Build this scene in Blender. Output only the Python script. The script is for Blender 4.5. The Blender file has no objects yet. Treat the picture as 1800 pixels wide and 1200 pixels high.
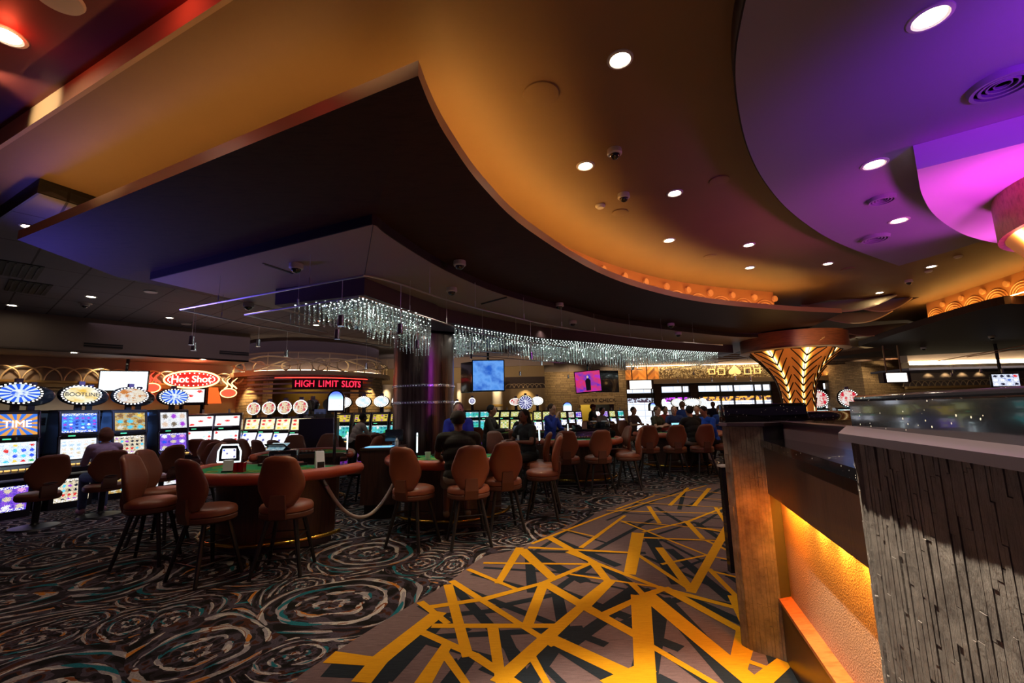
import bpy, bmesh, math, random
from mathutils import Vector, Matrix, Quaternion
random.seed(7)
PI = math.pi
C = bpy.context.scene.collection
F = 780.0; H = 1.6
PITCH = math.atan(120/780); ROLL = -math.atan(.022)
CM = Matrix.Rotation(PI/2+PITCH, 3, 'X') @ Matrix.Rotation(ROLL, 3, 'Z')
def ray(x, y): return CM @ Vector(((x-900)/F, -(y-600)/F, -1))
def P(x, y, z=0.0):
    d = ray(x, y); t = (z-H)/d.z; return Vector((d.x*t, d.y*t, z))
def PY(x, y, Y):
    d = ray(x, y); t = Y/d.y; return Vector((d.x*t, Y, H+d.z*t))
def PL(x, y, a, b):
    d = ray(x, y); n = Vector((-(b[1]-a[1]), b[0]-a[0])); t = (n.x*a[0]+n.y*a[1])/(n.x*d.x+n.y*d.y)
    return Vector((d.x*t, d.y*t, H+d.z*t))
# ---------------------------------------------------------------- materials
def new_mat(name):
    m = bpy.data.materials.new(name); m.use_nodes = True
    nt = m.node_tree; nt.nodes.clear()
    out = nt.nodes.new('ShaderNodeOutputMaterial'); b = nt.nodes.new('ShaderNodeBsdfPrincipled')
    nt.links.new(b.outputs[0], out.inputs[0])
    return m, nt, b
def nd(nt, t, **k):
    n = nt.nodes.new('ShaderNode'+t)
    for a, v in k.items():
        if a.startswith('i_'): n.inputs[int(a[2:])].default_value = v
        else: setattr(n, a, v)
    return n
def mth(nt, op, a, b=None, c=None):
    n = nt.nodes.new('ShaderNodeMath'); n.operation = op
    for i, v in enumerate((a, b, c)):
        if v is None: continue
        if isinstance(v, (int, float)): n.inputs[i].default_value = v
        else: nt.links.new(v, n.inputs[i])
    return n.outputs[0]
def vmth(nt, op, a, b=None, s=None):
    n = nt.nodes.new('ShaderNodeVectorMath'); n.operation = op
    for i, v in enumerate((a, b)):
        if v is None: continue
        if isinstance(v, (tuple, list)): n.inputs[i].default_value = v
        else: nt.links.new(v, n.inputs[i])
    if s is not None: n.inputs[3].default_value = s
    return n.outputs[0]
def c4(c): return (c[0], c[1], c[2], 1)
def hx(s): # sRGB hex to linear
    r = []
    for i in (0, 2, 4):
        v = int(s[i:i+2], 16)/255; r.append(v/12.92 if v <= .04045 else ((v+.055)/1.055)**2.4)
    return tuple(r)
def mixc(nt, fac, a, b, mode='MIX'):
    n = nt.nodes.new('ShaderNodeMix'); n.data_type = 'RGBA'; n.blend_type = mode
    for i, v in ((0, fac), (6, a), (7, b)):
        if isinstance(v, (int, float)): n.inputs[i].default_value = v
        elif isinstance(v, tuple): n.inputs[i].default_value = c4(v)
        else: nt.links.new(v, n.inputs[i])
    return n.outputs[2]
def ramp(nt, fac, stops, const=False):
    n = nt.nodes.new('ShaderNodeValToRGB'); e = n.color_ramp.elements
    if const: n.color_ramp.interpolation = 'CONSTANT'
    while len(e) < len(stops): e.new(.5)
    for i, (p, c) in enumerate(stops): e[i].position = p; e[i].color = c4(c)
    nt.links.new(fac, n.inputs[0]); return n.outputs[0]
def objc(nt, scale=(1, 1, 1)):
    t = nd(nt, 'TexCoord'); m = nd(nt, 'Mapping'); m.inputs[3].default_value = scale
    nt.links.new(t.outputs['Object'], m.inputs[0]); return m.outputs[0]
def uvc(nt): return nd(nt, 'TexCoord').outputs['UV']
def noise(nt, vec, scale, detail=2, rough=.5):
    n = nd(nt, 'TexNoise'); n.inputs['Scale'].default_value = scale; n.inputs['Detail'].default_value = detail
    n.inputs['Roughness'].default_value = rough; nt.links.new(vec, n.inputs['Vector']); return n.outputs[0]
def bump(nt, b, h, strength=.3, dist=.01):
    n = nd(nt, 'Bump'); n.inputs['Strength'].default_value = strength; n.inputs['Distance'].default_value = dist
    nt.links.new(h, n.inputs['Height']); nt.links.new(n.outputs[0], b.inputs['Normal'])
def plain(name, col, rough=.6, metal=0., var=.0, vs=8, scale=(1, 1, 1), bmp=0., spec=.5, coat=0):
    m, nt, b = new_mat(name)
    b.inputs['Roughness'].default_value = rough; b.inputs['Metallic'].default_value = metal
    b.inputs['Specular IOR Level'].default_value = spec; b.inputs['Coat Weight'].default_value = coat
    v = objc(nt, scale); n = noise(nt, v, vs, 3)
    if var: 
        lo = tuple(c*(1-var) for c in col); hi = tuple(min(1, c*(1+var)) for c in col)
        nt.links.new(ramp(nt, n, [(.3, lo), (.7, hi)]), b.inputs[0])
    else: b.inputs[0].default_value = c4(col)
    if bmp: bump(nt, b, n, bmp)
    return m
def emit(name, col, st):
    m, nt, b = new_mat(name)
    b.inputs[0].default_value = c4(tuple(min(c, .8) for c in col)); b.inputs['Emission Color'].default_value = c4(col)
    b.inputs['Emission Strength'].default_value = st; return m
def wood(name, c1, c2, scale=(1, 1, 14), vs=3, rough=.45, coat=.2):
    m, nt, b = new_mat(name); v = objc(nt, scale)
    n = noise(nt, v, vs, 5, .65); nt.links.new(ramp(nt, n, [(.3, c1), (.55, c2), (.75, c1)]), b.inputs[0])
    b.inputs['Roughness'].default_value = rough; b.inputs['Coat Weight'].default_value = coat
    bump(nt, b, n, .08); return m
# ---------------------------------------------------------------- mesh builder
class MB:
    def __init__(s): s.v = []; s.f = []; s.mi = []; s.uv = []; s.M = Matrix.Identity(4); s.m = 0
    def at(s, loc=(0, 0, 0), rz=0, rx=0, ry=0):
        s.M = Matrix.Translation(loc) @ Matrix.Rotation(rz, 4, 'Z') @ Matrix.Rotation(ry, 4, 'Y') @ Matrix.Rotation(rx, 4, 'X'); return s
    def add(s, vs, fs, uvs=None):
        o = len(s.v); s.v += [tuple(s.M @ Vector(v)) for v in vs]
        for i, f in enumerate(fs):
            s.f.append([o+k for k in f]); s.mi.append(s.m); s.uv.append(uvs[i] if uvs else None)
    def box(s, c, d, b=0):
        x, y, z = d[0]/2, d[1]/2, d[2]/2
        if b <= 0:
            vs = [(c[0]+a*x, c[1]+e*y, c[2]+g*z) for a in (-1, 1) for e in (-1, 1) for g in (-1, 1)]
            s.add(vs, [(0, 1, 3, 2), (4, 6, 7, 5), (0, 4, 5, 1), (2, 3, 7, 6), (0, 2, 6, 4), (1, 5, 7, 3)]); return s
        b = min(b, x*.95, y*.95, z*.95); rings = []
        for (zz, k) in ((-z, b), (-z+b*.3, b*.3), (-z+b, 0), (z-b, 0), (z-b*.3, b*.3), (z, b)):
            X, Y = x-k, y-k; q = b; r = []
            for sx, sy, a0 in ((1, 1, 0), (-1, 1, 90), (-1, -1, 180), (1, -1, 270)):
                for t in (0, 45, 90):
                    a = math.radians(a0+t); r.append((c[0]+sx*(X-q*.7)+q*.7*math.cos(a), c[1]+sy*(Y-q*.7)+q*.7*math.sin(a), c[2]+zz))
            rings.append(r)
        s.loft(rings); return s
    def quad(s, a, b, c, d): s.add([a, b, c, d], [(0, 1, 2, 3)], [[(0, 0), (1, 0), (1, 1), (0, 1)]]); return s
    def loft(s, rings, cap=True, closed=True):
        n = len(rings[0]); vs = [p for r in rings for p in r]; fs = []
        for i in range(len(rings)-1):
            for j in range(n if closed else n-1):
                k = (j+1) % n; fs.append((i*n+j, i*n+k, (i+1)*n+k, (i+1)*n+j))
        if cap and closed: fs.append(tuple(range(n))[::-1]); fs.append(tuple((len(rings)-1)*n+j for j in range(n)))
        s.add(vs, fs); return s
    def tube(s, pts, r, n=8, cap=True):
        pts = [Vector(p) for p in pts]; rs = r if isinstance(r, (list, tuple)) else [r]*len(pts)
        rings = []; up = Vector((0, 0, 1)); prev = None
        for i, p in enumerate(pts):
            t = (pts[min(i+1, len(pts)-1)]-pts[max(i-1, 0)]).normalized()
            if prev is None:
                a = t.cross(up if abs(t.z) < .95 else Vector((1, 0, 0))).normalized()
            else:
                a = (prev - t*prev.dot(t)).normalized()
            prev = a; b = t.cross(a)
            rings.append([tuple(p+(a*math.cos(2*PI*k/n)+b*math.sin(2*PI*k/n))*rs[i]) for k in range(n)])
        s.loft(rings, cap); return s
    def lathe(s, prof, n=24, c=(0, 0, 0), sx=1, sy=1, a0=0, a1=2*PI):
        full = abs(a1-a0-2*PI) < 1e-6; m = n if full else n+1
        rings = [[(c[0]+r*sx*math.cos(a0+(a1-a0)*k/n), c[1]+r*sy*math.sin(a0+(a1-a0)*k/n), c[2]+z) for k in range(m)] for r, z in prof]
        s.loft(rings, full, full); return s
    def cyl(s, c, r, h, n=20, r2=None): return s.lathe([(r, 0), (r if r2 is None else r2, h)], n, c)
    def ball(s, c, r, n=10, sc=(1, 1, 1)):
        rings = []
        for i in range(n+1):
            a = -PI/2+PI*i/n; rr = max(math.cos(a), .001)*r
            rings.append([(c[0]+rr*sc[0]*math.cos(2*PI*k/(2*n)), c[1]+rr*sc[1]*math.sin(2*PI*k/(2*n)), c[2]+r*sc[2]*math.sin(a)) for k in range(2*n)])
        s.loft(rings); return s
    def prism(s, poly, z0, z1):
        n = len(poly); b = [(p[0], p[1], z0) for p in poly]; t = [(p[0], p[1], z1) for p in poly]
        s.add(b+t, [tuple(range(n))[::-1], tuple(range(n, 2*n))] + [(i, (i+1) % n, n+(i+1) % n, n+i) for i in range(n)]); return s
    def wall(s, pts, z0, z1, th=.1): # vertical sheet with thickness along polyline (offset to the left)
        n = len(pts); off = []
        for i in range(n):
            t = (Vector(pts[min(i+1, n-1)][:2])-Vector(pts[max(i-1, 0)][:2])).normalized(); off.append((pts[i][0]-t.y*th, pts[i][1]+t.x*th))
        return s.prism_strip([(p[0], p[1]) for p in pts], off, z0, z1)
    def prism_strip(s, a, b, z0, z1):
        n = len(a)
        za = z0 if isinstance(z0, (list, tuple)) else [z0]*n; zb = z1 if isinstance(z1, (list, tuple)) else [z1]*n
        rings = [[(a[i][0], a[i][1], za[i]), (b[i][0], b[i][1], za[i]), (b[i][0], b[i][1], zb[i]), (a[i][0], a[i][1], zb[i])] for i in range(n)]
        s.loft(rings); return s
    def build(s, name, mats, parent=None, smooth=30, loc=None):
        me = bpy.data.meshes.new(name); me.from_pydata(s.v, [], s.f)
        if not isinstance(mats, (list, tuple)): mats = [mats]
        for m in mats: me.materials.append(m)
        for i, p in enumerate(me.polygons): p.material_index = min(s.mi[i], len(mats)-1)
        if any(s.uv):
            ul = me.uv_layers.new(name='uv'); k = 0
            for i, p in enumerate(me.polygons):
                for j in range(p.loop_total):
                    ul.data[p.loop_start+j].uv = s.uv[i][j] if s.uv[i] else (0, 0)
        bm = bmesh.new(); bm.from_mesh(me); bmesh.ops.recalc_face_normals(bm, faces=bm.faces); bm.to_mesh(me); bm.free()
        if smooth:
            for p in me.polygons: p.use_smooth = True
            try: me.set_sharp_from_angle(angle=math.radians(smooth))
            except Exception: pass
        o = bpy.data.objects.new(name, me); C.objects.link(o)
        if parent: o.parent = parent
        if loc is not None: o.location = loc
        return o
def thing(name, label, cat, loc=(0, 0, 0), rz=0, group=None):
    o = bpy.data.objects.new(name, None); o.empty_display_size = .1; C.objects.link(o)
    o.location = loc; o.rotation_euler = (0, 0, rz); return tag(o, label, cat, group)
def tag(o, label, cat, group=None, kind=None):
    o['label'] = label; o['category'] = cat
    if group: o['group'] = group
    if kind: o['kind'] = kind
    return o
def struct(o, label=None):
    o['kind'] = 'structure'
    if label: o['label'] = label
    return o
def copy_tree(o, label=None, loc=None, rz=None, parent=None, root=True):
    c = o.copy(); C.objects.link(c)
    if parent: c.parent = parent
    if root:
        if label: c['label'] = label
        if loc is not None: c.location = loc
        if rz is not None: c.rotation_euler = (0, 0, rz)
    for ch in o.children: copy_tree(ch, parent=c, root=False)
    return c
def text_mesh(txt, size, name, mat, parent=None, depth=.01, M=None, sx=1):
    cu = bpy.data.curves.new(name, 'FONT'); cu.body = txt; cu.size = size; cu.extrude = depth; cu.align_x = 'CENTER'; cu.align_y = 'CENTER'
    t = bpy.data.objects.new(name, cu); C.objects.link(t)
    bpy.context.view_layer.update()
    me = bpy.data.meshes.new_from_object(t.evaluated_get(bpy.context.evaluated_depsgraph_get()))
    bpy.data.objects.remove(t); me.name = name; me.materials.clear(); me.materials.append(mat)
    me.transform((M or Matrix.Identity(4)) @ Matrix.Diagonal((sx, 1, 1, 1)))
    o = bpy.data.objects.new(name, me); C.objects.link(o)
    if parent: o.parent = parent
    return o
def frame(loc, rz): # local x right, y up (world z), z toward viewer (-y rotated)
    return Matrix.Translation(loc) @ Matrix.Rotation(rz, 4, 'Z') @ Matrix.Rotation(PI/2, 4, 'X')
def light(name, kind, loc, col, e, size=.1, to=None, spot=60, blend=.5, sx=None, sy=None, spec=1):
    l = bpy.data.lights.new(name, kind); l.color = col; l.energy = e; l.specular_factor = spec
    if kind == 'SPOT': l.spot_size = math.radians(spot); l.spot_blend = blend; l.shadow_soft_size = size
    elif kind == 'AREA': l.shape = 'RECTANGLE'; l.size = sx or size; l.size_y = sy or size
    else: l.shadow_soft_size = size
    o = bpy.data.objects.new(name, l); C.objects.link(o); o.location = loc
    if to is not None: o.rotation_euler = (Vector(to)-Vector(loc)).to_track_quat('-Z', 'Y').to_euler()
    return o
def smoothpts(pts, n=6): # catmull-rom
    pts = [Vector(p) for p in pts]; out = []
    for i in range(len(pts)-1):
        p0 = pts[max(i-1, 0)]; p1 = pts[i]; p2 = pts[i+1]; p3 = pts[min(i+2, len(pts)-1)]
        for k in range(n):
            t = k/n; out.append(.5*((2*p1)+(p2-p0)*t+(2*p0-5*p1+4*p2-p3)*t*t+(3*p1-p0-3*p2+p3)*t**3))
    out.append(pts[-1]); return out
# camera
cam = bpy.data.cameras.new('camera'); cam.sensor_width = 36; cam.lens = F/1800*36; cam.clip_start = .05; cam.clip_end = 200
co = bpy.data.objects.new('camera', cam); C.objects.link(co); co.location = (0, 0, H); co.rotation_euler = CM.to_euler()
sc = bpy.context.scene; sc.camera = co
vs = sc.view_settings; vs.view_transform = 'Standard'; vs.look = 'None'; vs.gamma = 1; vs.exposure = 0; vs.use_curve_mapping = False
sc.cycles.use_denoising = True; sc.cycles.max_bounces = 6; sc.cycles.diffuse_bounces = 3; sc.cycles.glossy_bounces = 3; sc.cycles.transmission_bounces = 3
sc.cycles.sample_clamp_indirect = 4; sc.cycles.caustics_reflective = False; sc.cycles.caustics_refractive = False
w = bpy.data.worlds.new('world'); sc.world = w; w.use_nodes = True
w.node_tree.nodes['Background'].inputs[0].default_value = (.030, .017, .035, 1); w.node_tree.nodes['Background'].inputs[1].default_value = 1.0
# ================================================================ CEILINGS
ZM, ZT, ZO, ZI, ZP, ZB = 4.05, 3.9, 3.5, 3.43, 3.33, 3.1
m_ceil = plain('ceiling_paint', hx('8a7052'), .55, var=.03, vs=2, spec=.3)
m_red = plain('red_ceiling_paint', hx('6a2a26'), .55)
m_fas = plain('fascia_paint', hx('b89a78'), .5)
m_dark = plain('dark_reveal_shade', hx('1c0d10'), .6)
m_black = plain('black_metal', (.012, .012, .014), .4)
m_soff = wood('soffit_walnut', hx('34221c'), hx('412c24'), (2.5, 14, 1), 2.2, .6, .0); m_soff.node_tree.nodes['Principled BSDF'].inputs['Specular IOR Level'].default_value = .15
m_panel = plain('soffit_panel_paint', hx('a08c84'), .6)
m_box = plain('bulkhead_paint', hx('4c3c46'), .6)
m_purp = plain('lilac_ceiling_paint', hx('9088a0'), .5, spec=.4)
m_pinkc = plain('white_ceiling_paint', hx('e8dce6'), .6)
m_far = plain('far_ceiling_paint', hx('7a6a66'), .7)
m_led = emit('amber_led', (1, .48, .11), 40)
m_white_led = emit('warm_led', (1, .78, .45), 14)
m_lamp = emit('lamp_glow', (1, .86, .62), 40)
m_chrome = plain('chrome', (.6, .6, .62), .2, 1)
m_wplast = plain('white_plastic', (.6, .58, .58), .4)
m_glassd = plain('dark_dome', (.01, .01, .012), .08, coat=1)
def xy(p): return (p.x, p.y)
# main ceiling slab
mc = [P(410+4100*.3, -245*.3*10, ZM)] if 0 else []
e0, e1 = P(410, 0, ZM), P(0, 263, ZM); ed = (e0-e1).normalized()
a0 = e1-ed*6; a1 = e0+ed*9
lt = P(67, 335, ZM); lt2 = P(143, 359, ZM); ltd = (lt2-lt).normalized(); lp = P(0, 378, ZM); lpd = (lp-lt).normalized()
main_poly = [a1, a0, lt+lpd*4, lt, lt+ltd*6, Vector((-2, 11, ZM)), P(1345, 540, ZM), P(1412, 537, ZM), P(1460, 527, ZM), P(1616, 522, ZM), P(1505, 566, ZM), P(1596, 562, ZM), Vector((13, 14, ZM)), Vector((16, 11, ZM)), Vector((16, 1, ZM)), Vector((9, -3, ZM))]
b = MB(); b.prism([xy(p) for p in main_poly], ZM, ZM+.15); struct(b.build('ceiling', m_ceil, smooth=0), 'tan painted ceiling washed by amber cove light')
FE0, FE1 = a0.copy(), a1.copy()
b = MB(); b.wall([xy(a0-ed*0), xy(a1)], ZM-.002, ZM+.17, -.03); struct(b.build('trim_1', m_fas, smooth=0))
n = Vector((ed.y, -ed.x, 0)); n = n if n.y < 0 else -n; FN = n.copy()
b = MB(); b.prism([xy(a0-ed*2), xy(a1+ed*2), xy(a1+ed*2+n*6), xy(a0-ed*2+n*6)], ZM+.17, ZM+.3); struct(b.build('ceiling_red', m_red, smooth=0), 'dark red ceiling bay at upper left')
# tile ceiling (left)
def tile_mat():
    m, nt, b = new_mat('ceiling_tiles'); tc = nd(nt, 'TexCoord'); mp = nd(nt, 'Mapping'); mp.inputs[2].default_value = (0, 0, math.radians(38)); nt.links.new(tc.outputs['Object'], mp.inputs[0])
    br = nd(nt, 'TexBrick', offset=0.0); br.inputs['Scale'].default_value = 1; br.inputs['Mortar Size'].default_value = .012; br.inputs['Brick Width'].default_value = 1.2; br.inputs['Row Height'].default_value = .6
    br.inputs['Color1'].default_value = c4(hx('6e6a74')); br.inputs['Color2'].default_value = c4(hx('66626c')); br.inputs['Mortar'].default_value = c4(hx('2c2830'))
    nt.links.new(mp.outputs[0], br.inputs[0]); nt.links.new(br.outputs[0], b.inputs[0]); b.inputs['Roughness'].default_value = .8; return m
tl = [P(0, 381, ZT)+(P(0, 381, ZT)-P(66, 337, ZT)).normalized()*4, P(66, 337, ZT), P(143, 361, ZT), P(143, 361, ZT)+(P(143, 361, ZT)-P(66, 337, ZT)).normalized()*5.5, Vector((2.2, 13, ZT)), Vector((2.2, 24, ZT)), Vector((-24, 24, ZT)), Vector((-22, 3, ZT))]
b = MB(); b.prism([xy(p) for p in tl], ZT, ZT+.1); struct(b.build('ceiling_tiles', tile_mat(), smooth=0), 'dark tiled ceiling over the slot machines')
b = MB(); b.wall([xy(tl[0]), xy(tl[1]), xy(tl[2]), xy(tl[3])], ZT-.01, ZM+.05, .02); struct(b.build('trim_2', m_black, smooth=0))
# far ceiling
b = MB(); b.prism([(2.2, 11), (16, 11.5), (16, 1), (40, 1), (40, 34), (2.2, 34)], ZM+.4, ZM+.5); struct(b.build('ceiling_back', m_far, smooth=0), 'plain ceiling over the far hall')
# ---- wood soffit
o_px = [(735, 133), (758, 190), (790, 248), (850, 330), (930, 405), (1050, 478), (1150, 513), (1250, 533), (1380, 545), (1480, 550)]
i_px = [(662, 370), (682, 400), (705, 417), (783, 460), (883, 507), (983, 537), (1083, 560), (1187, 577), (1287, 588), (1320, 600)]
A = P(30, 421, ZO); B = P(207, 487, ZI); K = P(600, 567, ZI); E2 = P(1320, 622, ZI)
oc = smoothpts([P(x, y, ZO) for x, y in o_px], 5); ic = smoothpts([P(x, y, ZI) for x, y in i_px], 5)
b = MB()
def strip3(b, p, q):
    n = len(p); b.add([tuple(v) for v in p]+[tuple(v) for v in q], [(i, i+1, n+i+1, n+i) for i in range(n-1)])
strip3(b, oc, ic); b.add([tuple(A), tuple(oc[0]), tuple(ic[0]), tuple(B)], [(0, 1, 2, 3)])
b.add([tuple(oc[-1]), tuple(E2), tuple(ic[-1])], [(0, 1, 2)])
# flat field, fascia and top
b.prism([xy(B)]+[xy(p) for p in ic]+[xy(E2), xy(K)], ZI, ZI+.03)
top = [Vector((p.x, p.y, 3.60)) for p in oc]; A2 = Vector((A.x, A.y, 3.60))
b.m = 1
strip3(b, [A]+oc, [A2]+top); b.add([tuple(oc[-1]), tuple(top[-1]), (E2.x, E2.y, 3.58), tuple(E2)], [(0, 1, 2, 3)])
b.add([tuple(A), tuple(A2), (B.x, B.y, 3.58), tuple(B)], [(0, 1, 2, 3)]); b.m = 0
b.add([(p.x, p.y, 3.52) for p in [A]+oc+[E2, K, B]], [tuple(range(len(oc)+4))])
b.m = 2; b.wall([xy(K), xy(B)], ZI-.001, 3.575, .02); b.wall([xy(E2), xy(K)], ZI-.001, 3.575, .02)
sf = b.build('wood_soffit', [m_soff, plain('soffit_edge', hx('c09470'), .4), m_dark], smooth=20)
tag(sf, 'dark walnut canopy with pointed prow and curved edge hung below tan ceiling', 'ceiling canopy')
# inner panel (child)
ip = [P(265, 492, ZP), P(655, 395, ZP)]+smoothpts([P(x, y, ZP) for x, y in [(662, 398), (690, 420), (783, 476), (883, 518), (1000, 548), (1100, 570), (1290, 592), (1383, 591)]], 4)+[P(1270, 627, ZP), P(610, 572, ZP)]
b = MB(); b.prism([xy(p) for p in ip], ZP, ZI+.01); b.m = 0
m_pn = m_panel
pn = b.build('inner_panel', [m_pn], sf, smooth=0)
b = MB(); b.tube([P(656, 395, ZP), P(641, 482, ZP)], .004, 4); b.build('panel_seam', m_dark, sf)
b = MB(); b.wall([xy(p) for p in ip[:-1]], ZP+.004, ZI, -.012); b.build('reveal_band', m_dark, sf, smooth=0)
# ---- cove: backing frieze + led
def offset(pts, d):
    out = []
    for i in range(len(pts)):
        t = (pts[min(i+1, len(pts)-1)]-pts[max(i-1, 0)]); t.z = 0; t.normalize(); out.append(pts[i]+Vector((-t.y, t.x, 0))*d)
    return out
s_edge = [A+(oc[0]-A)*k/6 for k in range(6)]
ledl = offset([A+(oc[0]-A)*.04, A+(oc[0]-A)*.86], .13); ledc = offset(oc[9:-3], .13)
b = MB()
for L in (ledl, ledc):
    b.m = 0 if L is ledc else 1
    b.prism_strip([xy(p) for p in L], [xy(p) for p in offset(L, .04)], 3.522, 3.532)
tag(b.build('cove_light_strip', [m_led, emit('amber_led_dim', (1, .48, .13), 19)]), 'amber light strip along the top edge of the walnut canopy', 'light strip')
br = offset([A+(oc[0]-A)*.06, oc[0]], .75); bc = offset(oc, .55)
bc = [p for p in bc if p.x <= PY(1380, 540, 1).x*99][:]
cut = P(1381, 541, 3.58); bc = [p for p in bc if p.x < cut.x+.3]
b = MB(); b.prism_strip([xy(p) for p in bc[12:]], [xy(p) for p in offset(bc, .05)[12:]], 3.52, ZM)
fr = b.build('trim_frieze', plain('frieze_panel', hx('b07c4c'), .5)); struct(fr)
b = MB(); Lb = offset([A+(oc[0]-A)*.02, oc[0]-(oc[0]-A)*.5], .8); b.wall([xy(p) for p in Lb], 3.575, ZM, .05); struct(b.build('trim_3', m_ceil, smooth=0))
# relief arches + discs on the frieze
def frieze_relief(line, z0, z1, pitch, parent, side=-1, mat=None):
    L = [0]; 
    for i in range(1, len(line)): L.append(L[-1]+(line[i]-line[i-1]).length)
    def pt(s):
        for i in range(1, len(line)):
            if s <= L[i]:
                t = (s-L[i-1])/(L[i]-L[i-1]); p = line[i-1].lerp(line[i], t); d = (line[i]-line[i-1]).normalized(); return p, d
        return line[-1], (line[-1]-line[-2]).normalized()
    h = z1-z0; b = MB(); s = pitch/2
    while s < L[-1]-pitch*.4:
        for r in (.48, .38, .28):
            arc = []
            for k in range(13):
                a = PI*k/12; p, d = pt(s+math.cos(a)*pitch*r); nn = Vector((-d.y, d.x, 0))*side
                arc.append((p.x+nn.x*.015, p.y+nn.y*.015, z0+.02+math.sin(a)*h*r*1.15))
            b.tube(arc, .011, 5)
        p, d = pt(s+pitch/2); nn = Vector((-d.y, d.x, 0))*side; q = Vector((p.x, p.y, z0+h*.68))+nn*.02
        b.M = Matrix.Translation(q) @ Matrix.Rotation(math.atan2(d.y, d.x), 4, 'Z') @ Matrix.Rotation(PI/2, 4, 'X')
        b.lathe([(.001, -.03), (h*.13, -.03), (h*.15, .0), (h*.13, .03), (.001, .03)], 14); b.M = Matrix.Identity(4)
        s += pitch
    return b.build('frieze_ornament', mat or m_frz, parent)
m_frz = plain('frieze_relief', hx('d8a878'), .4)
fr2 = frieze_relief([p for p in bc[14:]], 3.56, ZM, .62, fr)
# ---- purple and pink dropped ceilings
pp = smoothpts([P(x, y, 3.85) for x, y in [(1330, -60), (1312, 0), (1294, 100), (1297, 180), (1315, 260), (1345, 320), (1390, 372), (1450, 415), (1510, 442), (1580, 467)]], 5)
far = [P(1665, 443, 3.85), P(1800, 400, 3.85), Vector((13, 7, 3.85)), Vector((12, -1, 3.85)), Vector((3, -2, 3.85))]
b = MB(); b.prism([xy(p) for p in pp+far], 3.85, ZM); b.m = 1; b.wall([xy(p) for p in pp], 3.86, ZM, .012)  # dark facing strip carries the shade of the panel's unlit edge
struct(b.build('ceiling_lilac', [m_purp, m_dark], smooth=0), 'dropped lilac ceiling panel with curved edge')
pk = [P(1612, 298, 3.62)]+smoothpts([P(x, y, 3.62) for x, y in [(1614, 310), (1622, 345), (1645, 380), (1690, 410), (1740, 425), (1800, 434), (1900, 440)]], 5)+[Vector((12, 6, 3.62)), P(1900, 225, 3.62), P(1800, 251, 3.62)]
b = MB(); b.prism([xy(p) for p in pk], 3.62, 3.85); struct(b.build('ceiling_magenta', m_pinkc, smooth=0), 'white ceiling ring washed in magenta light')
# ---- chandelier bulkhead
bl = P(483, 536, ZB); bcn = P(640, 518, ZB)
bo = smoothpts([P(x, y, ZB) for x, y in [(640, 518), (692, 536), (760, 557), (797, 568), (950, 593), (1050, 602), (1167, 613), (1289, 620)]], 6)
back = offset(bo, 1.75); bk0 = bl+(bl-bcn)*0+Vector((.35, 1.7, 0))
b = MB(); b.prism([xy(bl)]+[xy(p) for p in bo]+[xy(p) for p in back[::-1][:-8]]+[xy(bk0)], ZB, ZP+.01)
struct(b.build('ceiling_bulkhead', m_box, smooth=20), 'purple grey bulkhead carrying the crystal chandelier')
# ---- right hand soffit
r1 = smoothpts([P(x, y, 3.5) for x, y in [(1509, 604), (1597, 574), (1742, 532), (1800, 527), (1900, 522)]], 4)
r2 = [P(x, y, 3.4) for x, y in [(1572, 615), (1800, 576), (1900, 560)]]
b = MB(); b.prism([xy(p) for p in r1]+[(r1[-1].x+6, r1[-1].y+3)]+[(22, 16), (12.5, 19)]+[xy(r2[0])], 3.42, 3.58)
rs = b.build('wood_soffit', m_soff, smooth=0); tag(rs, 'second walnut canopy at the right beyond the leaf column', 'ceiling canopy')
g0_, g1_ = P(1597, 573, 3.5), P(1738, 533, 3.5); g2_ = g0_.lerp(g1_, 1.75); rb = offset([g0_.lerp(g2_, k/8) for k in range(9)], .45)
b = MB(); b.prism_strip([xy(p) for p in rb], [xy(p) for p in offset(rb, .05)], 3.58, ZM)
fr = b.build('trim_frieze', plain('frieze_panel_right', hx('b07c4c'), .5)); struct(fr); frieze_relief(rb, 3.58, ZM, .62, fr)
b = MB(); L = offset([g0_.lerp(g2_, k/8) for k in range(9)], .22); b.prism_strip([xy(p) for p in L], [xy(p) for p in offset(L, .04)], 3.583, 3.592)
tag(b.build('cove_light_strip', m_led), 'amber light strip above the right walnut canopy', 'light strip')
# ---- scallop panels above the leaf column
m_scal = plain('scallop_cream', hx('c8b48c'), .5, coat=.3)
k = 0
for (x, y, z, wpx, lab) in [(1490, 533, 3.98, 105, 0), (1545, 534, 3.98, 70, 0), (1500, 556, 3.9, 90, 0), (1530, 580, 3.85, 80, 0), (1478, 587, 3.85, 60, 0), (1560, 596, 3.85, 70, 0), (1505, 600, 3.8, 70, 0), (1605, 578, 3.9, 80, 0), (1583, 590, 3.85, 60, 0), (1545, 607, 3.8, 60, 0)]:
    c = P(x, y-4, z); d = c.length; wd = wpx*d/780
    b = MB(); rings = []
    for i in range(15):
        t = -1+2*i/14; X = t*wd/2; c_ = math.cos(t*PI/2); fz = -.30*c_; rings.append([(X, -.25*c_, fz), (X, .05, fz*.35+.02), (X, .5, .10), (X, .5, .13), (X, .05, fz*.35+.05), (X, -.25*c_, fz+.03)])
    b.loft(rings); o = b.build('scallop_panel', m_scal, loc=c); o.rotation_euler = (0, 0, -.5+.1*(k % 3))
    tag(o, 'curved cream scallop ceiling panel overlapping others above the leaf column', 'ceiling panel', 'scallop panels above the leaf column'); k += 1
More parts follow.
